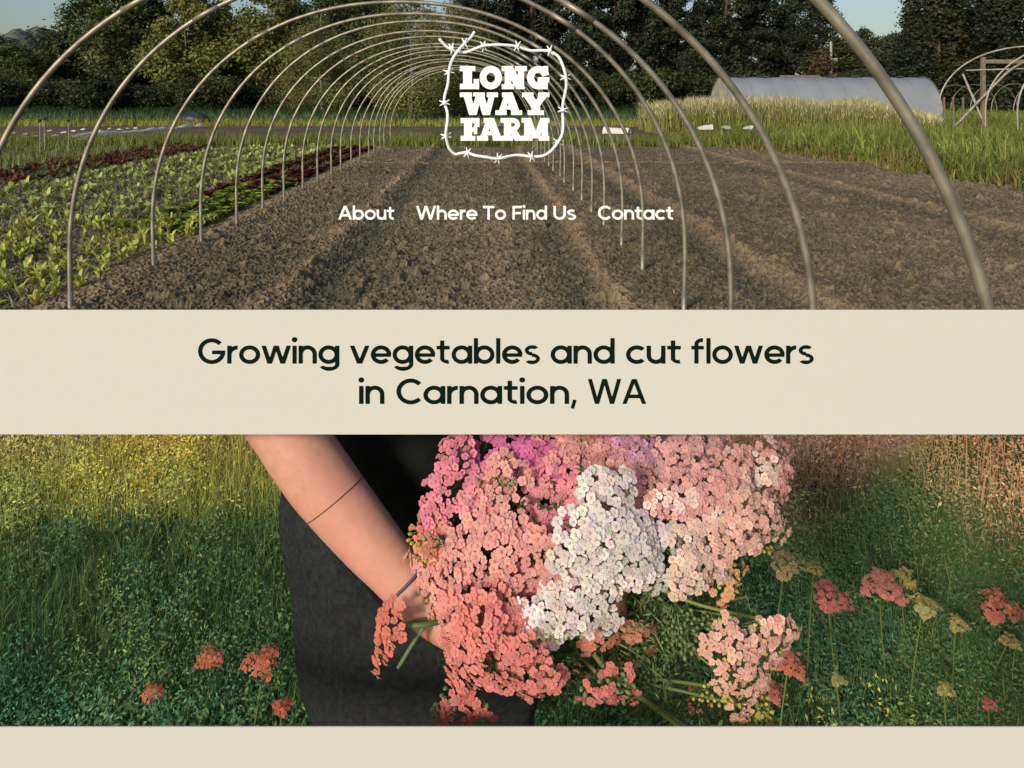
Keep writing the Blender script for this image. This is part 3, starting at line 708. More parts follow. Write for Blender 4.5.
def fill_sdf(mb, shapes, x0, x1, y0, y1, step, xf, th):
    """march the union of the shapes into one clean outlined solid"""
    nx = int((x1 - x0) / step) + 2; ny = int((y1 - y0) / step) + 2
    gx = x0 + np.arange(nx) * step; gy = y0 + np.arange(ny) * step
    X, Y = np.meshgrid(gx, gy); D = np.full_like(X, 1e9)
    for f in shapes: D = np.minimum(D, f(X, Y))
    D = np.where(np.abs(D) < 1e-6, 1e-6, D)
    vid = {}; V = []; faces = []; edges = []
    def vert(key, p):
        if key not in vid: vid[key] = len(V); V.append(p)
        return vid[key]
    ins = D < 0
    cells = np.argwhere(ins[:-1, :-1] | ins[1:, :-1] | ins[:-1, 1:] | ins[1:, 1:])
    for j, i in cells:
        cs = [(j, i), (j, i + 1), (j + 1, i + 1), (j + 1, i)]
        poly = []; cut = []
        for k in range(4):
            a, b = cs[k], cs[(k + 1) % 4]; da, db = D[a], D[b]
            if da < 0: poly.append(vert(a, (gx[a[1]], gy[a[0]])))
            if (da < 0) != (db < 0):
                t = da / (da - db); key = (min(a, b), max(a, b))
                v = vert(key, (gx[a[1]] + (gx[b[1]] - gx[a[1]]) * t, gy[a[0]] + (gy[b[0]] - gy[a[0]]) * t))
                poly.append(v); cut.append((v, da < 0))
        if len(poly) >= 3: faces.append(poly)
        for q in range(len(cut)):
            if cut[q][1]: edges.append((cut[q][0], cut[(q + 1) % len(cut)][0]))
    V = np.array(V); n = len(V)
    W = np.concatenate([xf(V, 0), xf(V, th)])
    by = {}
    for f in faces: by.setdefault(len(f), []).append(f)
    out = []
    for k, fs in by.items():
        fs = np.array(fs); out.append(fs[:, ::-1] if False else fs); out.append(fs[:, ::-1] + n)
    if edges:
        ed = np.array(edges); out.append(np.stack([ed[:, 1], ed[:, 0], ed[:, 0] + n, ed[:, 1] + n], 1))
    mb.add(W, out)
def set_word(mb, word, px0, px1, base_px, scale, d, th, stroke, track):
    G = glyphs(stroke)
    adv = sum(G[c][0] for c in word) + track * (len(word) - 1)
    sx = (px1 - px0) / adv / scale
    u = 0
    for c in word:
        wd, sh = G[c]; ox = u
        def xf(V, z, ox=ox):
            return np.stack([(px0 + (V[:, 0] + ox) * scale * sx - VX) * d / F, np.full(len(V), d + z), EYE - (base_px - V[:, 1] * scale - VY) * d / F], 1)
        fill_sdf(mb, sh, -1.5, wd + 1.5, -9, 28, .55, xf, th)
        u += wd + track

# cream headline board
DB = .95
ppm = DB / F
hb = empty("headline_board", (0, DB, 0)); tag(hb, "wide cream painted board with the dark two-line headline about vegetables and flowers", "sign board")
zt, zb_ = EYE - (310 - VY) * ppm, EYE - (434.6 - VY) * ppm
def at_parent(o, p): o.parent = p; o.matrix_parent_inverse = p.matrix_world.inverted(); return o
bpy.context.view_layer.update()
mb = MB(); mb.add(*bevel_box((.03, DB + .001, (zt + zb_) / 2), (1.52, .002, zt - zb_), .0003)); at_parent(mb.build("panel", [M['cream']]), hb)
for words, base in ((( ("Growing", 197.8, 339.4), ("vegetables", 350, 540.3), ("and", 550.6, 614.7), ("cut", 626, 681.3), ("flowers", 691.3, 814.2)), 363.7),
                    ((("in", 358.8, 384.4), ("Carnation,", 396.2, 576.8), ("WA", 588, 646)), 404.0)):
    mb = MB()
    for wd, a0, a1 in words: set_word(mb, wd, a0, a1, base, 1.0, DB - .0003, .0002, 4.1, 1.5)
    at_parent(mb.build("lettering", [M['ink']]), hb)
for xx in (-.70, .76):
    mb = MB(); mb.add(*box((xx, DB + .0275, (zt - .02) / 2), (.05, .05, zt - .02))); at_parent(mb.build("post", [M['cream']]), hb)
lb = empty("footer_board", (0, .82, 0)); tag(lb, "plain cream painted board below the bouquet, without any lettering", "sign board")
bpy.context.view_layer.update()
DF = .82
z2 = EYE - (727.4 - VY) * DF / F
mb = MB(); mb.add(*bevel_box((.03, DF + .001, z2 - .03), (1.20, .002, .06), .0003)); at_parent(mb.build("panel", [M['cream']]), lb)
for xx in (-.54, .60):
    mb = MB(); mb.add(*box((xx, DF + .0225, (z2 - .01) / 2), (.03, .04, z2 - .01))); at_parent(mb.build("post", [M['cream']]), lb)
# menu words on thin rods above the headline board
for wds, lab in (((("About", 338.3, 394.3),), "white cut-out word About, standing on thin rods above the cream board"),
            ((("Where", 416.2, 477.5), ("To", 483, 506), ("Find", 512.5, 547), ("Us", 553.5, 576.3)), "white cut-out words Where To Find Us on thin rods above the cream board"),
            ((("Contact", 598, 673.6),), "white cut-out word Contact, standing on thin rods above the cream board")):
    r = empty("menu_sign", ((wds[0][1] - VX) * ppm, DB, zt)); tag(r, lab, "sign", "white menu words above the cream board")
    bpy.context.view_layer.update()
    mb = MB()
    for wd, a0, a1 in wds: set_word(mb, wd, a0, a1, 219.6, .545, DB, .002, 4.1, 1.6)
    at_parent(mb.build("lettering", [M['white']]), r)
    for px in (wds[0][1] + 4, wds[-1][2] - 4):
        q = P(px, 216, DB + .006); mb = MB(); mb.add(*tube([(q[0], q[1], zt - .005), tuple(q)], .00035, 6)); at_parent(mb.build("rod", [M['wire']]), r)

# barbed-wire sign hanging from the front hoop
DL = HOOPY[0] - .03
LP = lambda cx, cy, z=0: P(430 + cx / 5.297, 25 + cy / 5.297, DL) + np.array([0, z, 0])
lg = empty("wire_sign", tuple(P(506, 100, DL))); tag(lg, "white barbed-wire loop sign with three lines of bold slab lettering, hanging in the tunnel", "sign")
bpy.context.view_layer.update()
ring = [(45, 68), (85, 110), (130, 130), (185, 140), (240, 122), (290, 106), (380, 102), (465, 110), (530, 130), (600, 130), (640, 135), (685, 165), (710, 220), (725, 275), (728, 330), (715, 400), (710, 455), (712, 520), (705, 580), (680, 625), (645, 670), (600, 698), (540, 702), (470, 695), (420, 700), (360, 712), (290, 702), (230, 692), (200, 680), (160, 685), (130, 690), (100, 660), (85, 610), (82, 570), (90, 510), (88, 460), (72, 410), (75, 370), (92, 310), (98, 245), (115, 185), (150, 130), (185, 90), (215, 60), (235, 28)]
pts = np.array([LP(x, y, .034 + .012 * math.sin(i * .9)) for i, (x, y) in enumerate(ring)])
u1 = DL / F / 5.297
mb = MB(); mb.add(*tube(spline(pts, 6), 8.0 * u1, 8)); at_parent(mb.build("wire_loop", [M['white']], smooth=True), lg)
for i, (x, y) in enumerate([(115, 120), (183, 92), (285, 110), (465, 108), (640, 132), (722, 275), (710, 450), (682, 622), (540, 702), (362, 712), (197, 680), (82, 590), (75, 412), (97, 245)]):
    mb = MB(); a0 = random.uniform(-.3, .3) + (0 if 200 < y < 640 else math.pi / 2)
    for k, da in enumerate((-.45, .45)):
        a = a0 + da; l = 31; c, s_ = math.cos(a) * l, math.sin(a) * l
        mb.add(*tube([LP(x - c, y - s_, .03), LP(x, y, .034), LP(x + c, y + s_, .03)], [2.5 * u1, 6 * u1, 2.5 * u1], 6))
    mb.add(*tube([LP(x - 9 * math.sin(a0), y + 9 * math.cos(a0), .034), LP(x + 9 * math.sin(a0), y - 9 * math.cos(a0), .034)], 11 * u1, 8))
    at_parent(mb.build("barb", [M['white']], smooth=True), lg)
def A_(cx, y0):
    return [bar(cx + 2, y0, cx - 41, y0 + 120, 30, (y0, y0 + 120)), bar(cx - 1, y0 - 4, cx + 46, y0 + 122, 42, (y0, y0 + 120)), rect(cx - 30, y0 + 70, cx + 35, y0 + 91), rect(cx - 68, y0 + 95, cx - 8, y0 + 120), rect(cx + 16, y0 + 95, cx + 74, y0 + 120), rect(cx - 32, y0, cx + 18, y0 + 26)]
rows = [
 [rect(175, 217, 222, 340), rect(158, 217, 240, 245), rect(158, 311, 260, 340), rect(231, 286, 260, 340),
  arc(322, 278.5, 41, 44, 36),
  rect(396, 217, 430, 340), rect(380, 217, 436, 244), rect(380, 313, 446, 340), bar(408, 210, 486, 346, 42, (217, 340)), rect(466, 217, 498, 340), rect(452, 217, 513, 244),
  arc(574, 278.5, 41, 44, 36, 38, 345), rect(572, 276, 632, 303), rect(588, 290, 624, 340), rect(600, 217, 626, 262)],
 [rect(158, 357, 222, 382), rect(300, 357, 360, 382), rect(228, 357, 290, 378) , bar(190, 350, 229, 484, 38, (357, 477)), bar(229, 484, 262, 356, 30, (357, 477)), bar(262, 356, 300, 484, 38, (357, 477)), bar(300, 484, 334, 350, 30, (357, 477))]
 + A_(414, 357) +
 [bar(510, 362, 560, 430, 42, (357, 477)), bar(610, 362, 560, 430, 34, (357, 477)), rect(540, 415, 582, 477), rect(518, 452, 604, 477), rect(488, 357, 548, 382), rect(574, 357, 632, 382)],
 [rect(180, 493, 222, 613), rect(162, 493, 262, 520), rect(236, 493, 262, 540), rect(215, 543, 250, 566), rect(232, 532, 250, 578), rect(162, 588, 240, 613)]
 + A_(316, 493) +
 [rect(392, 493, 430, 613), rect(374, 493, 440, 518), arc(438, 528, 25, 23, 25, -90, 90), rect(400, 493, 440, 517.5), rect(400, 539, 440, 564), bar(436, 550, 472, 616, 36, (540, 613)), rect(374, 588, 440, 613), rect(452, 588, 494, 613),
  rect(500, 493, 530, 613), rect(592, 493, 624, 613), rect(486, 493, 528, 518), rect(594, 493, 632, 518), rect(486, 588, 542, 613), rect(576, 588, 632, 613), bar(514, 488, 560, 606, 34, (493, 600)), bar(606, 488, 560, 606, 30, (493, 600))]]
for sh, (ya, yb) in zip(rows, ((217, 340), (357, 477), (493, 613))):
    mb = MB()
    fill_sdf(mb, sh, 140, 650, ya - 8, yb + 8, 2.0, lambda V, z: np.array([LP(p[0], p[1], z) for p in V]), .02)
    at_parent(mb.build("lettering", [M['white']]), lg)
for cx in (300, 560):
    p0 = LP(cx, 108, .034); zt_ = 2.47 if cx < 400 else 2.43
    mb = MB(); mb.add(*tube([p0, (p0[0], DL + .03, zt_)], .0004, 5)); at_parent(mb.build("hanging_wire", [M['wire']]), lg)

# ------------------------------------------------------------------ meadow of the lower view
def meadow_xy(n, d0, d1):
    x = R.uniform(-3.6, 3.9, n); d = R.uniform(d0, d1, n)
    k = (x > -.66 * d - .7) & (x < .72 * d + .7) & ~((np.abs(x + .05) < .4) & (d < 1.6)); return x[k], d[k]
def meadow_col(x, d, g):
    """soft patches of species: blue-green clover, mid green, yellow and russet grass tinted for the warm glow up the bank"""
    p = fbm(x * 1.6 + 3, d * 1.9, 3, 82); q = fbm(x * 3.1, d * 3.1, 2, 83)
    c = np.array([.088, .205, .074])[None] * (.62 + .9 * p)[:, None] * (1 + .25 * (q - .4))[:, None]
    c = c * np.where((q > .5)[:, None], np.array([.85, 1.0, 1.35]), 1)
    wa = np.clip(sstep(2.5, 3.0, d + 1.1 * (p - .42) + .5 * (q - .4)) + sstep(.3, .55, bank(x, d)) * sstep(1.1, 1.5, x), 0, 1)
    ow = np.maximum.reduce([sstep(1.0, 1.6, x) * sstep(.2, .45, bank(x, d)), sstep(.7, 1.0, x) * sstep(2.6, 2.8, d), .35 * sstep(3.0, 3.3, d)])
    y = np.array([.56, .54, .13]); o = np.array([.86, .50, .30])  # golden and peach glow painted as grass tints
    w_ = (np.clip(wa + R.normal(0, .18, len(x)), 0, 1))[:, None]
    c = c * (1 - w_) + (y * (1 - ow[:, None]) + o * ow[:, None]) * w_
    return np.clip(c * (1 + R.normal(0, .15, (len(x), 1))) * (1 + R.normal(0, .06, (len(x), 3))), .005, 1), wa
mb = MB()
x, d = meadow_xy(170000, 1.55, 4.1)
z = bank(x, d); g = fbm(x * 2.2, d * 2.2, 3, 61); tn, warm = meadow_col(x, d, g)
hh = np.minimum((.05 + .13 * g) * (1 + .5 * warm), np.where(d > 3.3, .2, np.where(z > .5, .12, 1)))
blades(mb, np.stack([x, d, z - .01], 1), hh * R.uniform(.4, 1.35, len(x)), R.uniform(.0014, .0040, len(x)), .7, 3, tn, droop=.6)
tag(mb.build("meadow_grass", [M['blade']]), "soft green and golden meadow grass behind the person and the bouquet", "grass", kind='stuff')
mb = MB()
x, d = meadow_xy(120000, 1.6, 3.2)
g = fbm(x * 3, d * 3, 3, 71); tn, warm = meadow_col(x, d, g)
k = (R.uniform(size=len(x)) > warm * .6) & (R.uniform(size=len(x)) < np.clip(3.2 * (g - .28) + .25 * (x > .6), .10, 1)); x, d, g, tn = x[k], d[k], g[k], tn[k]
z = bank(x, d) + R.uniform(0, 1, len(x)) * (.03 + .14 * fbm(x * 7, d * 7, 2, 72))
leaves(mb, np.stack([x, d, z], 1), R.uniform(.005, .013, len(x)) * R.choice([1, 1, 1, 1.8], len(x)), tn, 0, nrm=np.array([[-.3, -.5, .8]]), asp=.45)
x = R.uniform(.9, 2.4, 60000); d = R.uniform(1.8, 2.7, 60000); g = fbm(x * 3, d * 3, 3, 71); tn, warm = meadow_col(x, d, g)
z = bank(x, d) + R.uniform(0, 1, len(x)) * (.02 + .10 * g)
leaves(mb, np.stack([x, d, z], 1), R.uniform(.006, .015, len(x)), tn, 0, nrm=np.array([[-.3, -.6, .7]]), asp=.42)
# leafy weed stalks of uneven height
xs_k, ds_k = meadow_xy(9000, 1.65, 3.3); cl_ = fbm(xs_k * 4.2, ds_k * 4.2, 3, 74); kk = R.uniform(size=len(xs_k)) < np.clip(3.5 * (cl_ - .34) + .2 * (xs_k > .6), .08, 1); xs_k, ds_k, cl_ = xs_k[kk], ds_k[kk], cl_[kk]
hk = R.uniform(.6, 1.15, len(xs_k)) * (.05 + .62 * np.clip(cl_ - .32, 0, .5))
hk = np.minimum(hk, np.where((ds_k > 2.9) | (bank(xs_k, ds_k) > .5), .16, 1)); zk = bank(xs_k, ds_k); tk, wk = meadow_col(xs_k, ds_k, hk)
tk = tk * R.uniform(.8, 1.4, (len(tk), 1)) * np.where((fbm(xs_k * 2.3, ds_k * 2.3, 2, 75) > .47)[:, None], np.array([1.45, 1.2, .9]), np.array([.85, .95, 1.1])); nl = 34; ii = np.repeat(np.arange(len(xs_k)), nl); u = R.uniform(.1, 1, len(ii)); sp_ = (.035 * (1.15 - u) + .008)
lx = R.normal(0, .25, len(xs_k)); ly = R.normal(0, .25, len(xs_k))
pos = np.stack([xs_k[ii] + lx[ii] * hk[ii] * u + R.normal(0, 1, len(ii)) * sp_, ds_k[ii] + ly[ii] * hk[ii] * u + R.normal(0, 1, len(ii)) * sp_, zk[ii] + hk[ii] * u], 1)
leaves(mb, pos, R.uniform(.007, .020, len(ii)) * (1.25 - .6 * u), np.clip(tk[ii] * R.normal(1, .15, (len(ii), 1)), .005, 1), 0, nrm=np.array([[-.2, -.5, .8]]), asp=.38)
tag(mb.build("undergrowth", [M['leaf']]), "leafy green undergrowth of the meadow behind the bouquet", "undergrowth", kind='stuff')

# ------------------------------------------------------------------ yarrow
SALM, CORAL, MAG, WHT, PALE, LAV, PINK, BUDG, BUDY, DRY = ([.82, .41, .40], [.77, .31, .30], [.70, .20, .44], [.80, .74, .76], [.88, .67, .64], [.70, .36, .54], [.80, .30, .40], [.26, .37, .14], [.52, .47, .12], [.36, .085, .05])
pet_u = np.array([(.12, 0, .02), (.58, -.50, .12), (.95, -.36, .04), (1.04, .0, .10), (.95, .36, .04), (.58, .50, .12)])
def floret(mb, c, nrm, r, col, ccol, spin, np_=5):
    nrm = nrm / np.linalg.norm(nrm); a = np.cross(nrm, [.31, .2, .9]); a /= np.linalg.norm(a); b = np.cross(nrm, a)
    V = []; Fq = []
    for k in range(np_):
        th = spin + k * 2 * math.pi / np_ + R.normal(0, .08); ct, st = math.cos(th), math.sin(th); up = R.normal(0, .10); sc = r * R.uniform(.88, 1.08)
        o = len(V)
        for (px, py, pz) in pet_u:
            X_, Y_ = (px * ct - py * st) * sc, (px * st + py * ct) * sc
            V.append(c + a * X_ + b * Y_ + nrm * (pz + up * px) * sc)
        Fq += [[o, o + 1, o + 2, o + 3], [o, o + 3, o + 4, o + 5]]
    mb.add(V, np.array(Fq), np.clip(np.array(col) * R.normal(1, .11) * (1 + R.normal(0, .045, 3)), 0, .92), 0)
    V = [c + nrm * r * .34]; m = 6
    for rr, zz in ((.20, .28), (.30, .10)):
        for k in range(m):
            th = k * 2 * math.pi / m; V.append(c + (a * math.cos(th) + b * math.sin(th)) * r * rr + nrm * r * zz)
    T = [[0, 1 + k, 1 + (k + 1) % m] for k in range(m)]
    Q = [[1 + k, 1 + m + k, 1 + m + (k + 1) % m, 1 + (k + 1) % m] for k in range(m)]
    mb.add(V, [np.array(T), np.array(Q)], np.array(ccol) * R.normal(1, .1), 0)
def bud(mb, c, nrm, r, col):
    nrm = nrm / np.linalg.norm(nrm)
    V, q = tube([c - nrm * r * 1.0, c - nrm * r * .4, c + nrm * r * .5, c + nrm * r * 1.1], [r * .35, r * .8, r * .75, r * .2], 6)
    mb.add(V, q, np.clip(np.array(col) * R.normal(1, .15), 0, .9), 0)
def umbel(mb, sm, centre, nrm, ru, rv, ax, fr, col, ccol, stem_to, dome=.35, fill=.93, budcol=None, budfrac=0, col2=None, gap=.0, sd=1):
    """a flat-topped head of florets on an elliptical dome with its pedicels"""
    nrm = np.array(nrm, float); nrm /= np.linalg.norm(nrm)
    u = np.array(ax, float); u -= nrm * np.dot(u, nrm); u /= np.linalg.norm(u); v = np.cross(nrm, u)
    rm = math.sqrt(ru * rv); fr = fr * .79; sp = fr * 1.17; pts = []
    tries = int(90 * ru * rv / (sp * sp)) + 80
    P2 = []
    for _ in range(tries):
        rr = math.sqrt(R.uniform()); th = R.uniform(0, 2 * math.pi)
        ed = 1 + .22 * math.sin(3 * th + sd) + .12 * math.sin(7 * th + 2 * sd)
        x, y = rr * math.cos(th) * ru * ed, rr * math.sin(th) * rv * ed
        if all((x - q[0]) ** 2 + (y - q[1]) ** 2 > sp * sp for q in P2): P2.append((x, y, rr))
    hub = centre - nrm * rm * .75
    sub = []
    for (x, y, rr) in P2:
        nz = float(fbm(np.array([x / (fr * 7) + sd * 3.1]), np.array([y / (fr * 7)]), 2, 3)[0])
        if R.uniform() > fill or nz < gap: continue
        h = dome * rm * (1 - rr ** 2) + (nz - .38) * rm * .30 + R.normal(0, fr * .25)
        c = centre + u * x + v * y + nrm * h
        fr_ = fr * R.uniform(.8, 1.2); nn = nrm + (u * x / ru + v * y / rv) * .55 + R.normal(0, .26, 3)
        isb = budcol is not None and (R.uniform() < budfrac * (.3 + 1.4 * rr))
        if isb: bud(mb, c, nn, fr * .55, budcol)
        else: floret(mb, c, nn, fr_, col if col2 is None or nz > .42 else col2, ccol, R.uniform(0, 6))
        sub.append(c - nn / np.linalg.norm(nn) * fr * .15)
    sub = np.array(sub)
    g = np.array([.09, .15, .045])
    # pedicels: florets gather on secondary nodes, nodes on the hub
    nn_ = max(3, len(sub) // 9); nodes = sub[R.choice(len(sub), min(nn_, len(sub)), replace=False)]
    nodes = hub * .42 + nodes * .58
    for q in nodes: sm.add(*tube([hub, (hub + q) / 2 + R.normal(0, rm * .03, 3), q], [fr * .17, fr * .15, fr * .12], 5, caps=False), g * R.normal(1, .15))
    for c in sub:
        q = nodes[np.argmin(((nodes - c) ** 2).sum(1))]
        sm.add(*tube([q, q * .5 + c * .5 + nrm * -fr * .1, c], [fr * .10, fr * .09, fr * .14], 4, caps=False), g * R.normal(1, .2))
    if stem_to is not None:
        e = np.array(stem_to, float); m_ = hub * .5 + e * .5 - nrm * rm * .35
        sm.add(*tube(spline([hub, hub * .7 + m_ * .3 - nrm * rm * .2, m_, e], 5), [.0019] * 16, 6), np.array([.12, .17, .05]))
GRIP = P(596, 668, 1.00)
bq = empty("yarrow_bouquet", tuple(GRIP)); tag(bq, "big bouquet of pink, coral and white yarrow held against the dark apron", "bouquet")
bpy.context.view_layer.update()
CAMD = np.array([0, -1, .30])
OC = (575, 570)
#        cx   cy   rx  ry  depth floret(px) colour centre  bud budfrac col2 rot label
HEADS = [
 (456, 488, 40, 46, .962, 5.0, MAG, [.60, .22, .28], None, 0, PINK, 0, "magenta pink yarrow head at the left of the bunch"),
 (508, 452, 52, 30, .990, 5.0, MAG, [.62, .25, .30], None, 0, None, 0, "magenta pink yarrow head at the top left of the bunch"),
 (560, 440, 40, 24, .995, 5.0, PINK, [.65, .30, .25], None, 0, SALM, 0, "rose yarrow head tucked under the board"),
 (505, 474, 24, 18, .950, 6.2, SALM, [.72, .42, .25], None, 0, None, .3, "peach pink florets in front of the magenta heads"),
 (585, 478, 52, 46, .968, 5.2, PINK, [.72, .40, .28], None, 0, SALM, .2, "rose pink yarrow head in the middle top"),
 (545, 505, 26, 40, .950, 5.6, SALM, [.70, .42, .28], None, 0, PINK, 0, None),
 (640, 456, 36, 28, .985, 4.4, LAV, [.62, .35, .42], None, 0, None, 0, "lavender pink yarrow head"),
 (662, 522, 22, 34, .972, 4.6, [.52, .13, .28], [.55, .2, .3], None, 0, LAV, 0, "deep magenta yarrow head between the pale ones"),
 (646, 488, 26, 24, .955, 5.4, [.72, .40, .38], [.72, .5, .35], None, 0, None, 0, None),
 (500, 545, 64, 44, .915, 6.3, SALM, [.74, .42, .30], None, 0, None, -.2, "large salmon pink yarrow head"),
 (448, 572, 44, 34, .935, 6.2, SALM, [.74, .42, .28], [.45, .32, .10], .10, None, .4, "salmon yarrow head next to the wrist"),
 (430, 540, 22, 26, .950, 5.6, [.68, .27, .18], [.6, .4, .15], BUDY, .35, None, 0, "peach yarrow head with yellowish buds at the left edge"),
 (536, 582, 40, 22, .920, 6.2, SALM, [.74, .42, .30], None, 0, CORAL, 0, None),
 (606, 528, 52, 47, .890, 6.6, WHT, [.66, .64, .50], None, 0, None, 0, "white yarrow head in the centre of the bunch"),
 (654, 562, 48, 30, .895, 6.4, WHT, [.66, .64, .48], None, 0, None, 0, "white yarrow head right of the centre"),
 (566, 606, 58, 32, .880, 6.4, WHT, [.66, .62, .48], None, 0, None, .35, "white yarrow head low in the bunch"),
 (545, 632, 24, 18, .882, 6.0, [.78, .60, .62], [.66, .62, .48], None, 0, None, .2, None),
 (694, 562, 30, 30, .892, 5.8, [.80, .62, .56], [.66, .6, .4], None, 0, None, 0, "cream white yarrow head at the right"),
 (712, 494, 56, 40, .918, 4.8, PALE, [.74, .55, .42], None, 0, [.72, .38, .38], 0, "large pale peach pink yarrow head"),
 (742, 516, 42, 38, .908, 4.8, [.78, .50, .44], [.74, .55, .40], None, 0, None, 0, None),
 (764, 466, 36, 25, .957, 4.6, PALE, [.72, .5, .40], None, 0, [.70, .36, .34], 0, "pale pink yarrow head at the top right"),
 (690, 446, 44, 24, .985, 4.6, [.72, .42, .42], [.72, .5, .42], None, 0, None, 0, "pale pink yarrow head tucked under the board"),
 (724, 578, 22, 20, .905, 5.6, [.74, .40, .24], [.7, .5, .2], BUDY, .25, None, 0, "peach yarrow head with yellow buds at the right"),
 (716, 556, 20, 16, .940, 4.8, [.62, .42, .12], [.6, .45, .1], BUDY, .8, None, 0, "yellow buds under the pale heads"),
 (758, 541, 18, 9, .955, 4.6, BUDY, BUDY, BUDY, 1, None, -.3, "yellow bud cluster at the right edge"),
 (493, 488, 19, 14, .940, 4.6, BUDG, BUDG, BUDG, 1, None, .3, "green bud cluster among the pink heads"),
 (556, 631, 11, 11, .872, 4.0, [.30, .36, .12], BUDG, [.34, .40, .12], 1, None, 0, "round green bud cluster below the white heads"),
 (545, 572, 16, 28, .955, 5.0, DRY, [.3, .14, .05], [.30, .16, .05], .5, None, 0, "dull red withered head in a gap"),
 (490, 648, 60, 46, .870, 6.1, CORAL, [.66, .34, .20], None, 0, [.76, .28, .27], -.3, "large coral red yarrow head low on the left"),
 (528, 672, 34, 24, .868, 6.0, [.74, .28, .27], [.66, .36, .22], None, 0, None, -.2, "coral yarrow head low in the middle"),
 (500, 612, 34, 24, .885, 6.0, CORAL, [.66, .34, .20], None, 0, None, 0, None),
 (388, 634, 14, 36, .905, 5.6, [.70, .23, .19], [.6, .3, .18], None, 0, None, -.25, "small coral head turned to the side left of the wrist"),
 (460, 709, 34, 17, .880, 5.8, [.68, .22, .19], [.6, .3, .2], [.22, .30, .12], .22, None, .35, "small coral head at the bottom left"),
 (610, 686, 32, 22, .870, 6.4, [.68, .24, .22], [.62, .3, .2], [.22, .30, .14], .28, None, 0, "coral head with green buds at the bottom middle"),
 (742, 660, 40, 42, .848, 5.4, [.86, .50, .44], [.74, .5, .32], BUDY, .06, None, .5, "salmon pink yarrow head low on the right"),
 (780, 634, 19, 18, .850, 5.2, [.86, .52, .44], [.74, .5, .30], None, 0, None, 0, None),
 (722, 692, 26, 11, .845, 5.0, BUDY, BUDY, BUDY, 1, None, .2, "yellow buds under the salmon head"),
 (757, 713, 17, 15, .848, 5.2, BUDY, BUDY, BUDY, 1, None, 0, "yellow bud head at the bottom right"),
 (692, 630, 22, 18, .905, 5.0, [.24, .30, .13], BUDG, [.25, .32, .14], 1, None, .3, "grey green bud cluster at the right"),
 (668, 632, 12, 14, .915, 4.8, [.2, .28, .13], BUDG, [.22, .30, .13], 1, None, 0, None),
 (640, 650, 16, 18, .93, 5.0, [.55, .18, .12], [.5, .25, .1], [.25, .30, .12], .5, None, 0, None),
 (598, 641, 20, 10, .915, 4.8, [.74, .36, .28], [.6, .3, .15], None, 0, [.66, .28, .20], .2, "dull salmon head half hidden under the white ones"),
 (638, 630, 17, 10, .915, 4.8, [.78, .42, .32], [.6, .3, .15], None, 0, [.68, .30, .22], 0, None),
 (652, 672, 12, 10, .925, 4.6, BUDG, BUDG, [.30, .34, .12], 1, None, 0, None),
]
for (cx, cy, rx, ry, dp, fpx, col, cc, bc, bf, c2, rot, lab) in HEADS:
    k = dp / F; cen = P(cx, cy, dp)
    out = np.array([(cx - OC[0]) / 200, 0, -(cy - OC[1]) / 200])
    nr = CAMD * .9 + out * ((.75 if cx < 650 else .3) if cx > 400 else .3)
    if cx < 400: nr = np.array([-.55, -.8, .1])
    if cy > 690: nr = nr + np.array([0, 0, .25])
    sm, hm = MB(), MB()
    st = GRIP + R.normal(0, .012, 3) + np.array([0, .02, .02])
    if cx < 400: st = P(445, 618, .93)
    umbel(hm, sm, cen, nr, rx * k, ry * k, (math.cos(rot), 0, math.sin(rot)), fpx * k, col, cc, st, budcol=bc, budfrac=bf, col2=c2, fill=.96, sd=cx * .13, gap=.16)
    so = at_parent(sm.build("flower_stem", [M['stem']], smooth=True), bq)
    ho = hm.build("flower_head", [M['petal']]); ho.parent = so
    if lab: ho['label'] = lab
# loose stems below the grip, right-hand branch stems and feathery leaves
def stalk(pts, r, col=(.13, .18, .05)):
    mb = MB(); mb.add(*tube(spline(pts, 6), r, 7), np.array(col)); return at_parent(mb.build("stalk", [M['stem']], smooth=True), bq)
stalk([P(596, 655, .96), P(632, 690, .94), P(688, 734, .93), P(740, 790, .93)], .0031, (.22, .26, .06))
stalk([P(600, 655, .97), P(650, 700, .955), P(704, 742, .95), P(750, 800, .95)], .0026, (.17, .22, .06))
stalk([P(575, 632, .93), P(592, 652, .92), P(608, 672, .90)], .003)
stalk([P(568, 636, .94), P(580, 655, .93), P(596, 672, .90)], .0022)
stalk([P(600, 634, .95), P(640, 634, .93), P(655, 640, .93)], .0016, (.2, .26, .08))
stalk([P(640, 585, .94), P(668, 592, .92), P(700, 605, .91), P(772, 622, .90)], .0019, (.2, .24, .07))
stalk([P(655, 590, .95), P(672, 615, .93), P(690, 630, .92)], .0016)
stalk([P(672, 598, .94), P(690, 618, .92), P(730, 632, .91)], .0016)
stalk([P(716, 606, .93), P(730, 600, .93), P(748, 597, .93)], .0015, (.24, .26, .08))
stalk([P(722, 608, .93), P(727, 615, .92), P(735, 626, .91)], .0028, (.36, .36, .08))
stalk([P(745, 690, .90), P(752, 700, .89), P(757, 712, .89)], .0022)
stalk([P(449, 619, .93), P(425, 625, .91), P(400, 625, .91)], .0028, (.10, .17, .07))
stalk([P(425, 625, .915), P(412, 645, .91), P(398, 668, .91)], .0022, (.10, .17, .07))
stalk([P(470, 680, .91), P(468, 690, .90), P(462, 700, .89)], .002)
stalk([P(478, 690, .92), P(482, 696, .90), P(488, 712, .89)], .002)
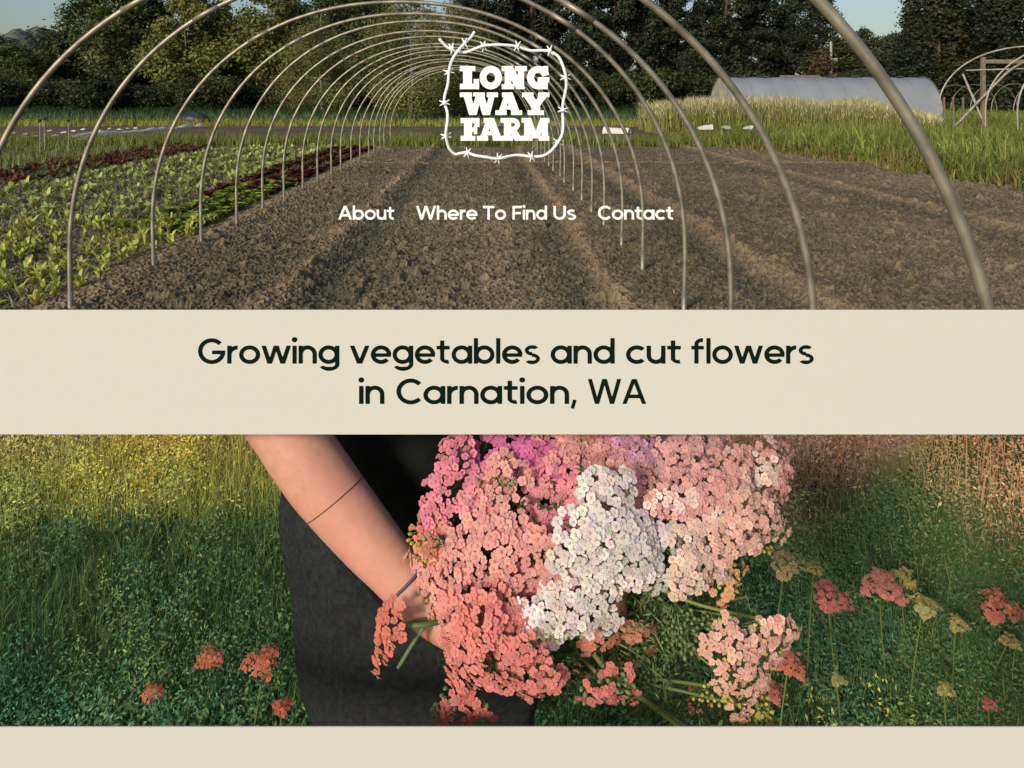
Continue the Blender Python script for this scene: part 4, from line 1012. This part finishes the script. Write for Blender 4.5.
for (ax_, ay_, bx_, by_) in [(632, 596, 676, 640), (648, 600, 706, 622), (640, 610, 668, 660), (655, 596, 700, 660), (620, 650, 660, 676), (664, 606, 740, 618), (612, 640, 648, 662), (676, 640, 722, 676), (700, 612, 716, 640)]:
    stalk([P(ax_, ay_, .95), P(ax_ * .5 + bx_ * .5, ay_ * .55 + by_ * .45, .93), P(bx_, by_, .915)], .0011, (.20, .27, .09))
mb = MB()
for _ in range(260):
    c = P(R.uniform(630, 760), R.uniform(590, 715), R.uniform(.90, .99)); th = R.uniform(0, 6.28); ax = np.array([math.cos(th), R.normal(0, .3), math.sin(th)]); nn = 30; t_ = R.uniform(0, 1, nn)
    if c[0] / c[1] > .32 and R.uniform() < .6: continue
    leaves(mb, c + ax * (t_[:, None] - .5) * .05 + R.normal(0, .003, (nn, 3)), R.uniform(.004, .011, nn), jit([.12, .20, .075], nn, .25), 0, asp=.2)
for _ in range(320):
    px, py = R.uniform(425, 735), R.uniform(470, 705)
    if (px - 575) ** 2 / 150 ** 2 + (py - 590) ** 2 / 110 ** 2 > 1.0: continue
    c = P(px, py, R.uniform(.93, 1.03)); ax = R.normal(0, 1, 3); ax /= np.linalg.norm(ax); L_ = R.uniform(.04, .09)
    nn = 26; t_ = R.uniform(0, 1, nn)
    pos = c + ax * (t_[:, None] - .5) * L_
    leaves(mb, pos + R.normal(0, .003, (nn, 3)), R.uniform(.008, .018, nn), jit([.05, .105, .03], nn, .3), 0, asp=.22)
at_parent(mb.build("foliage", [M['leaf']]), bq)

# meadow yarrow plants
def yarrow_plant(px, py, d, rpx, col, cc, lab, kind_buds=None, bf=0, ry=.38, lean=0):
    q = P(px, py, d); zg = float(bank(np.array([q[0]]), np.array([d]))[0])
    r = empty("yarrow_plant", (q[0] + lean, d + .02, zg)); tag(r, lab, "flower", "yarrow flowers in the meadow")
    bpy.context.view_layer.update()
    sm, hm = MB(), MB(); k = d / F
    umbel(hm, sm, q, (.05, -.45, .9), rpx * k * .85, rpx * k * .75, (1, 0, 0), max(2.2, rpx * .15) * k, col, cc, (q[0] + lean, d + .03, zg), dome=.3, budcol=kind_buds, budfrac=bf, sd=px)
    for j in range(7):
        zz = zg + (q[2] - zg) * (.15 + .11 * j); nn = 24; t_ = R.uniform(0, 1, nn); an = R.uniform(0, 6.28) + np.zeros(24)
        pos = np.array([q[0] + lean * (.8 - .2 * j), d + .025, zz]) + np.stack([np.cos(an) * t_ * .06, np.sin(an) * t_ * .06, t_ * .05], 1)
        leaves(sm, pos, R.uniform(.006, .016, nn), jit([.06, .11, .04], nn, .3), 0, asp=.25)
    at_parent(sm.build("stem", [M['stem']], smooth=True), r); at_parent(hm.build("flower_head", [M['petal']]), r)
OR1 = [.62, .20, .12]; YL = [.55, .43, .20]
ALEAN = random.Random(4)
for a in [
 (210, 658, 2.05, 14, OR1, [.5, .22, .1], "small orange yarrow flower in the meadow at the left of a pair"),
 (262, 662, 1.98, 19, OR1, [.5, .22, .1], "larger orange yarrow flower in the meadow next to the apron"),
 (152, 692, 1.92, 11, OR1, [.5, .22, .1], "lowest left orange yarrow flower, alone in the meadow"),
 (282, 706, 1.86, 10, [.6, .15, .1], [.5, .2, .1], "small reddish yarrow flower close to the apron hem"),
 (787, 563, 2.1, 20, YL, [.5, .4, .15], "pale yellow yarrow flower right of the bouquet"),
 (815, 568, 2.2, 9, [.48, .40, .10], [.5, .4, .1], "tiny yellow yarrow flower beside the pale yellow one"),
 (832, 598, 2.05, 20, [.62, .19, .18], [.5, .22, .12], "pink yarrow flower between the yellow ones right of the bouquet"),
 (884, 586, 2.1, 22, [.64, .24, .20], [.6, .4, .2], "rose yarrow flower in the middle of the right meadow"),
 (904, 578, 2.2, 14, [.52, .44, .16], [.5, .4, .1], "yellowish yarrow flower just above the rose one"),
 (925, 606, 2.05, 15, [.50, .44, .18], [.5, .4, .12], "yellow yarrow flower below the rose one on the right"),
 (958, 624, 2.05, 11, [.50, .42, .16], [.5, .4, .12], "small yellow yarrow flower near the right edge"),
 (1002, 608, 2.1, 22, [.62, .22, .16], [.6, .3, .15], "coral yarrow flower at the right edge of the meadow"),
 (1010, 640, 2.05, 10, [.50, .40, .16], [.5, .4, .12], "small dull yellow yarrow flower under the coral one at the edge"),
 (790, 664, 1.75, 17, [.62, .20, .15], [.5, .22, .12], "coral yarrow flower just right of the salmon bouquet head"),
 (772, 692, 1.8, 13, [.55, .17, .16], [.5, .22, .12], "dull pink yarrow flower low beside the yellow bud head"),
 (700, 700, 1.75, 15, [.52, .15, .16], [.5, .2, .12], "dull pink yarrow flower low below the salmon bouquet head"),
 (838, 680, 1.95, 8, [.34, .36, .16], [.4, .4, .12], "small greenish yarrow flower low in the right meadow"),
 (946, 690, 1.9, 9, [.42, .36, .14], [.4, .36, .12], "small brownish yellow yarrow flower low on the right"),
 (990, 704, 1.9, 8, [.55, .16, .14], [.5, .2, .1], "tiny red yarrow flower in the lower right corner"),
]: yarrow_plant(*a, lean=ALEAN.uniform(-.05, .05))

# ------------------------------------------------------------------ person
pr = empty("person", (-.06, 1.20, 0))
tag(pr, "person in a black top and charcoal apron holding the bouquet, bare forearm with two bracelets", "person")
bpy.context.view_layer.update()
mb = MB()
def ell(z, cx, cy, rx, ry, seg=28, fold=0, ph=0):
    t = np.linspace(0, 2 * np.pi, seg, endpoint=False)
    k = 1 + fold * np.sin(t * 9 + ph + z * 6) + fold * .6 * np.sin(t * 17 + 2 * ph) + fold * 1.6 * np.sin(t * 5 + 1.3 - z * 4)
    return np.stack([cx + rx * np.cos(t) * k, cy + ry * np.sin(t) * k, np.full(seg, z)], 1)
def loft(mb, rings, caps=True, tint=(1, 1, 1)):
    n, s = len(rings), len(rings[0]); V = np.concatenate(rings)
    i = np.arange(n - 1)[:, None]; j = np.arange(s)[None]
    Q = [np.stack([i * s + j, i * s + (j + 1) % s, (i + 1) * s + (j + 1) % s, (i + 1) * s + j], -1).reshape(-1, 4)]
    if caps:
        V = np.concatenate([V, rings[0].mean(0)[None], rings[-1].mean(0)[None]]); a = np.arange(s); b = (a + 1) % s; o = (n - 1) * s
        Q.append(np.concatenate([np.stack([b, a, np.full(s, n * s)], 1), np.stack([o + a, o + b, np.full(s, n * s + 1)], 1)]))
    mb.add(V, Q, tint)
TX, TY = -.055, 1.235
loft(mb, [ell(z, TX, TY, rx, ry) for z, rx, ry in ((.80, .16, .10), (.86, .19, .115), (.95, .185, .115), (1.05, .15, .10), (1.15, .15, .10), (1.22, .165, .10), (1.255, .16, .085))])
for s in (-1, 1):
    mb.add(*tube([(TX + s * .085, TY, .90), (TX - .03 + s * .076, TY, .70), (TX - .035 + s * .075, TY - .01, .48), (TX - .035 + s * .075, TY + .01, .40), (TX - .035 + s * .075, TY + .02, .25), (TX - .035 + s * .075, TY + .02, .07)], [.085, .070, .058, .052, .055, .04], 16))
    mb.add(*tube([(TX - .035 + s * .075, TY + .07, .05), (TX - .035 + s * .077, TY, .055), (TX - .035 + s * .085, TY - .08, .04), (TX - .035 + s * .09, TY - .15, .03)], [.03, .042, .04, .025], 12))
# right arm (image left)
ARM = [P(302, 340, 1.12), P(272, 395, 1.06), P(291, 436, 1.035), P(322, 482, 1.02), P(362, 532, 1.00), P(392, 567, .985), P(411, 588, .975), P(432, 606, .965), P(468, 624, .955)]
ARR = [.050, .047, .0455, .0445, .039, .0335, .031, .033, .036]
mb.add(*tube(spline(ARM, 6), np.interp(np.linspace(0, 1, 49), np.linspace(0, 1, 9), ARR), 20))
# left arm, behind the bouquet
mb.add(*tube(spline([P(660, 345, 1.16), P(680, 420, 1.12), P(668, 520, 1.07), P(644, 590, 1.06), P(632, 620, 1.05)], 6), np.interp(np.linspace(0, 1, 25), [0, .3, .7, .9, 1], [.048, .045, .036, .029, .031]), 16))
def hand(wr, palm, tips, knuck, thumb):
    mb.add(*tube(spline([wr, (wr + palm) / 2, palm], 4), np.linspace(.028, .036, 9), 14, flat=np.linspace(.9, .62, 9)))
    for k, (kn, ms, tp) in enumerate(tips):
        r0 = [.0080, .0084, .0080, .0070][k]
        mb.add(*tube(spline([palm * .45 + kn * .55, kn, ms, tp], 4), np.linspace(r0 * 1.15, r0 * .78, 13), 10))
    mb.add(*tube(spline(thumb, 4), np.linspace(.0135, .0088, (len(thumb) - 1) * 4 + 1), 10))
wr = P(468, 618, .958); pm = P(545, 616, .975)
hand(wr, pm, [(P(580, 580 + 16 * k, .965 + .003 * k), P(612, 578 + 16 * k, .950 + .003 * k), P(634 - 4 * k, 584 + 14 * k, .970)) for k in range(4)], None, [P(500, 612, .955), P(530, 596, .95), P(560, 590, .95), P(585, 596, .96)])
wr = P(632, 620, 1.05); pm = P(618, 652, 1.05)
hand(wr, pm, [(P(606 - 8 * k, 664 + 3 * k, 1.045), P(590 - 6 * k, 668 + 4 * k, 1.03), P(584 - 4 * k, 656 + 6 * k, 1.015)) for k in range(4)], None, [P(628, 640, 1.04), P(628, 654, 1.02), P(616, 664, 1.01)])
ob = mb.build("body", [M['skin']], smooth=True)
md = ob.modifiers.new("r", 'REMESH'); md.mode = 'VOXEL'; md.voxel_size = .0036; md.use_smooth_shade = True
ms = ob.modifiers.new("s", 'SMOOTH'); ms.iterations = 14; ms.factor = .5
bpy.context.view_layer.update()
dg = bpy.context.evaluated_depsgraph_get()
me2 = bpy.data.meshes.new_from_object(ob.evaluated_get(dg)); ob.modifiers.clear(); ob.data = me2
if not me2.materials: me2.materials.append(M['skin'])
at_parent(ob, pr)
# clothes
def wob_(z): return .012 * math.sin(z * 23) + .008 * math.sin(z * 51 + 1)
mb = MB(); loft(mb, [ell(z, TX + .006 * math.sin(z * 40), TY, rx, ry, 72, .008, z * 9) for z, rx, ry in ((.90, .225, .135), (.95, .228, .134), (1.02, .224, .128), (1.10, .182, .122), (1.18, .182, .122), (1.22, .185, .12), (1.265, .178, .105))])
at_parent(mb.build("black_top", [M['black']], smooth=True), pr)
mb = MB(); zs = np.linspace(.30, 1.055, 28)
rings = []
for z in zs:
    rx = np.interp(z, [.3, .7, .95, 1.045], [.165, .168, .236, .243]); ry = np.interp(z, [.3, .7, .95, 1.045], [.15, .145, .155, .150])
    rg = ell(z, TX - .005 - .034 * (1 - sstep(.7, .98, z)) + .004 * math.sin(z * 30), TY, rx, ry, 120, .016, z * 4); rg[:, 2] -= .13 * sstep(-.27, -.12, rg[:, 0]) * sstep(.8, 1.05, z); rings.append(rg)
loft(mb, rings); at_parent(mb.build("apron", [M['denim']], smooth=True), pr)
A = np.array(ARM); sp_ = spline(ARM, 6)
def band(f, r, th, m, name):
    i = int(f * (len(sp_) - 1)); c = sp_[i]; tg = sp_[i + 1] - sp_[i - 1]; tg /= np.linalg.norm(tg)
    rad = np.interp(f, np.linspace(0, 1, 9), ARR) + r
    u = np.cross(tg, [0, 1, 0]); u /= np.linalg.norm(u); v = np.cross(tg, u)
    t = np.linspace(0, 2 * np.pi, 41); ring_ = c + rad * (np.cos(t)[:, None] * u + np.sin(t)[:, None] * v) + tg * .006 * np.sin(t * 1 + 1)[:, None]
    mb = MB(); mb.add(*tube(ring_, th, 8, caps=False)); return at_parent(mb.build(name, [m], smooth=True), pr)
band(.43, .0001, .0007, M['cord'], "cord_bracelet"); band(.715, .0004, .0020, M['blue'], "hair_tie")
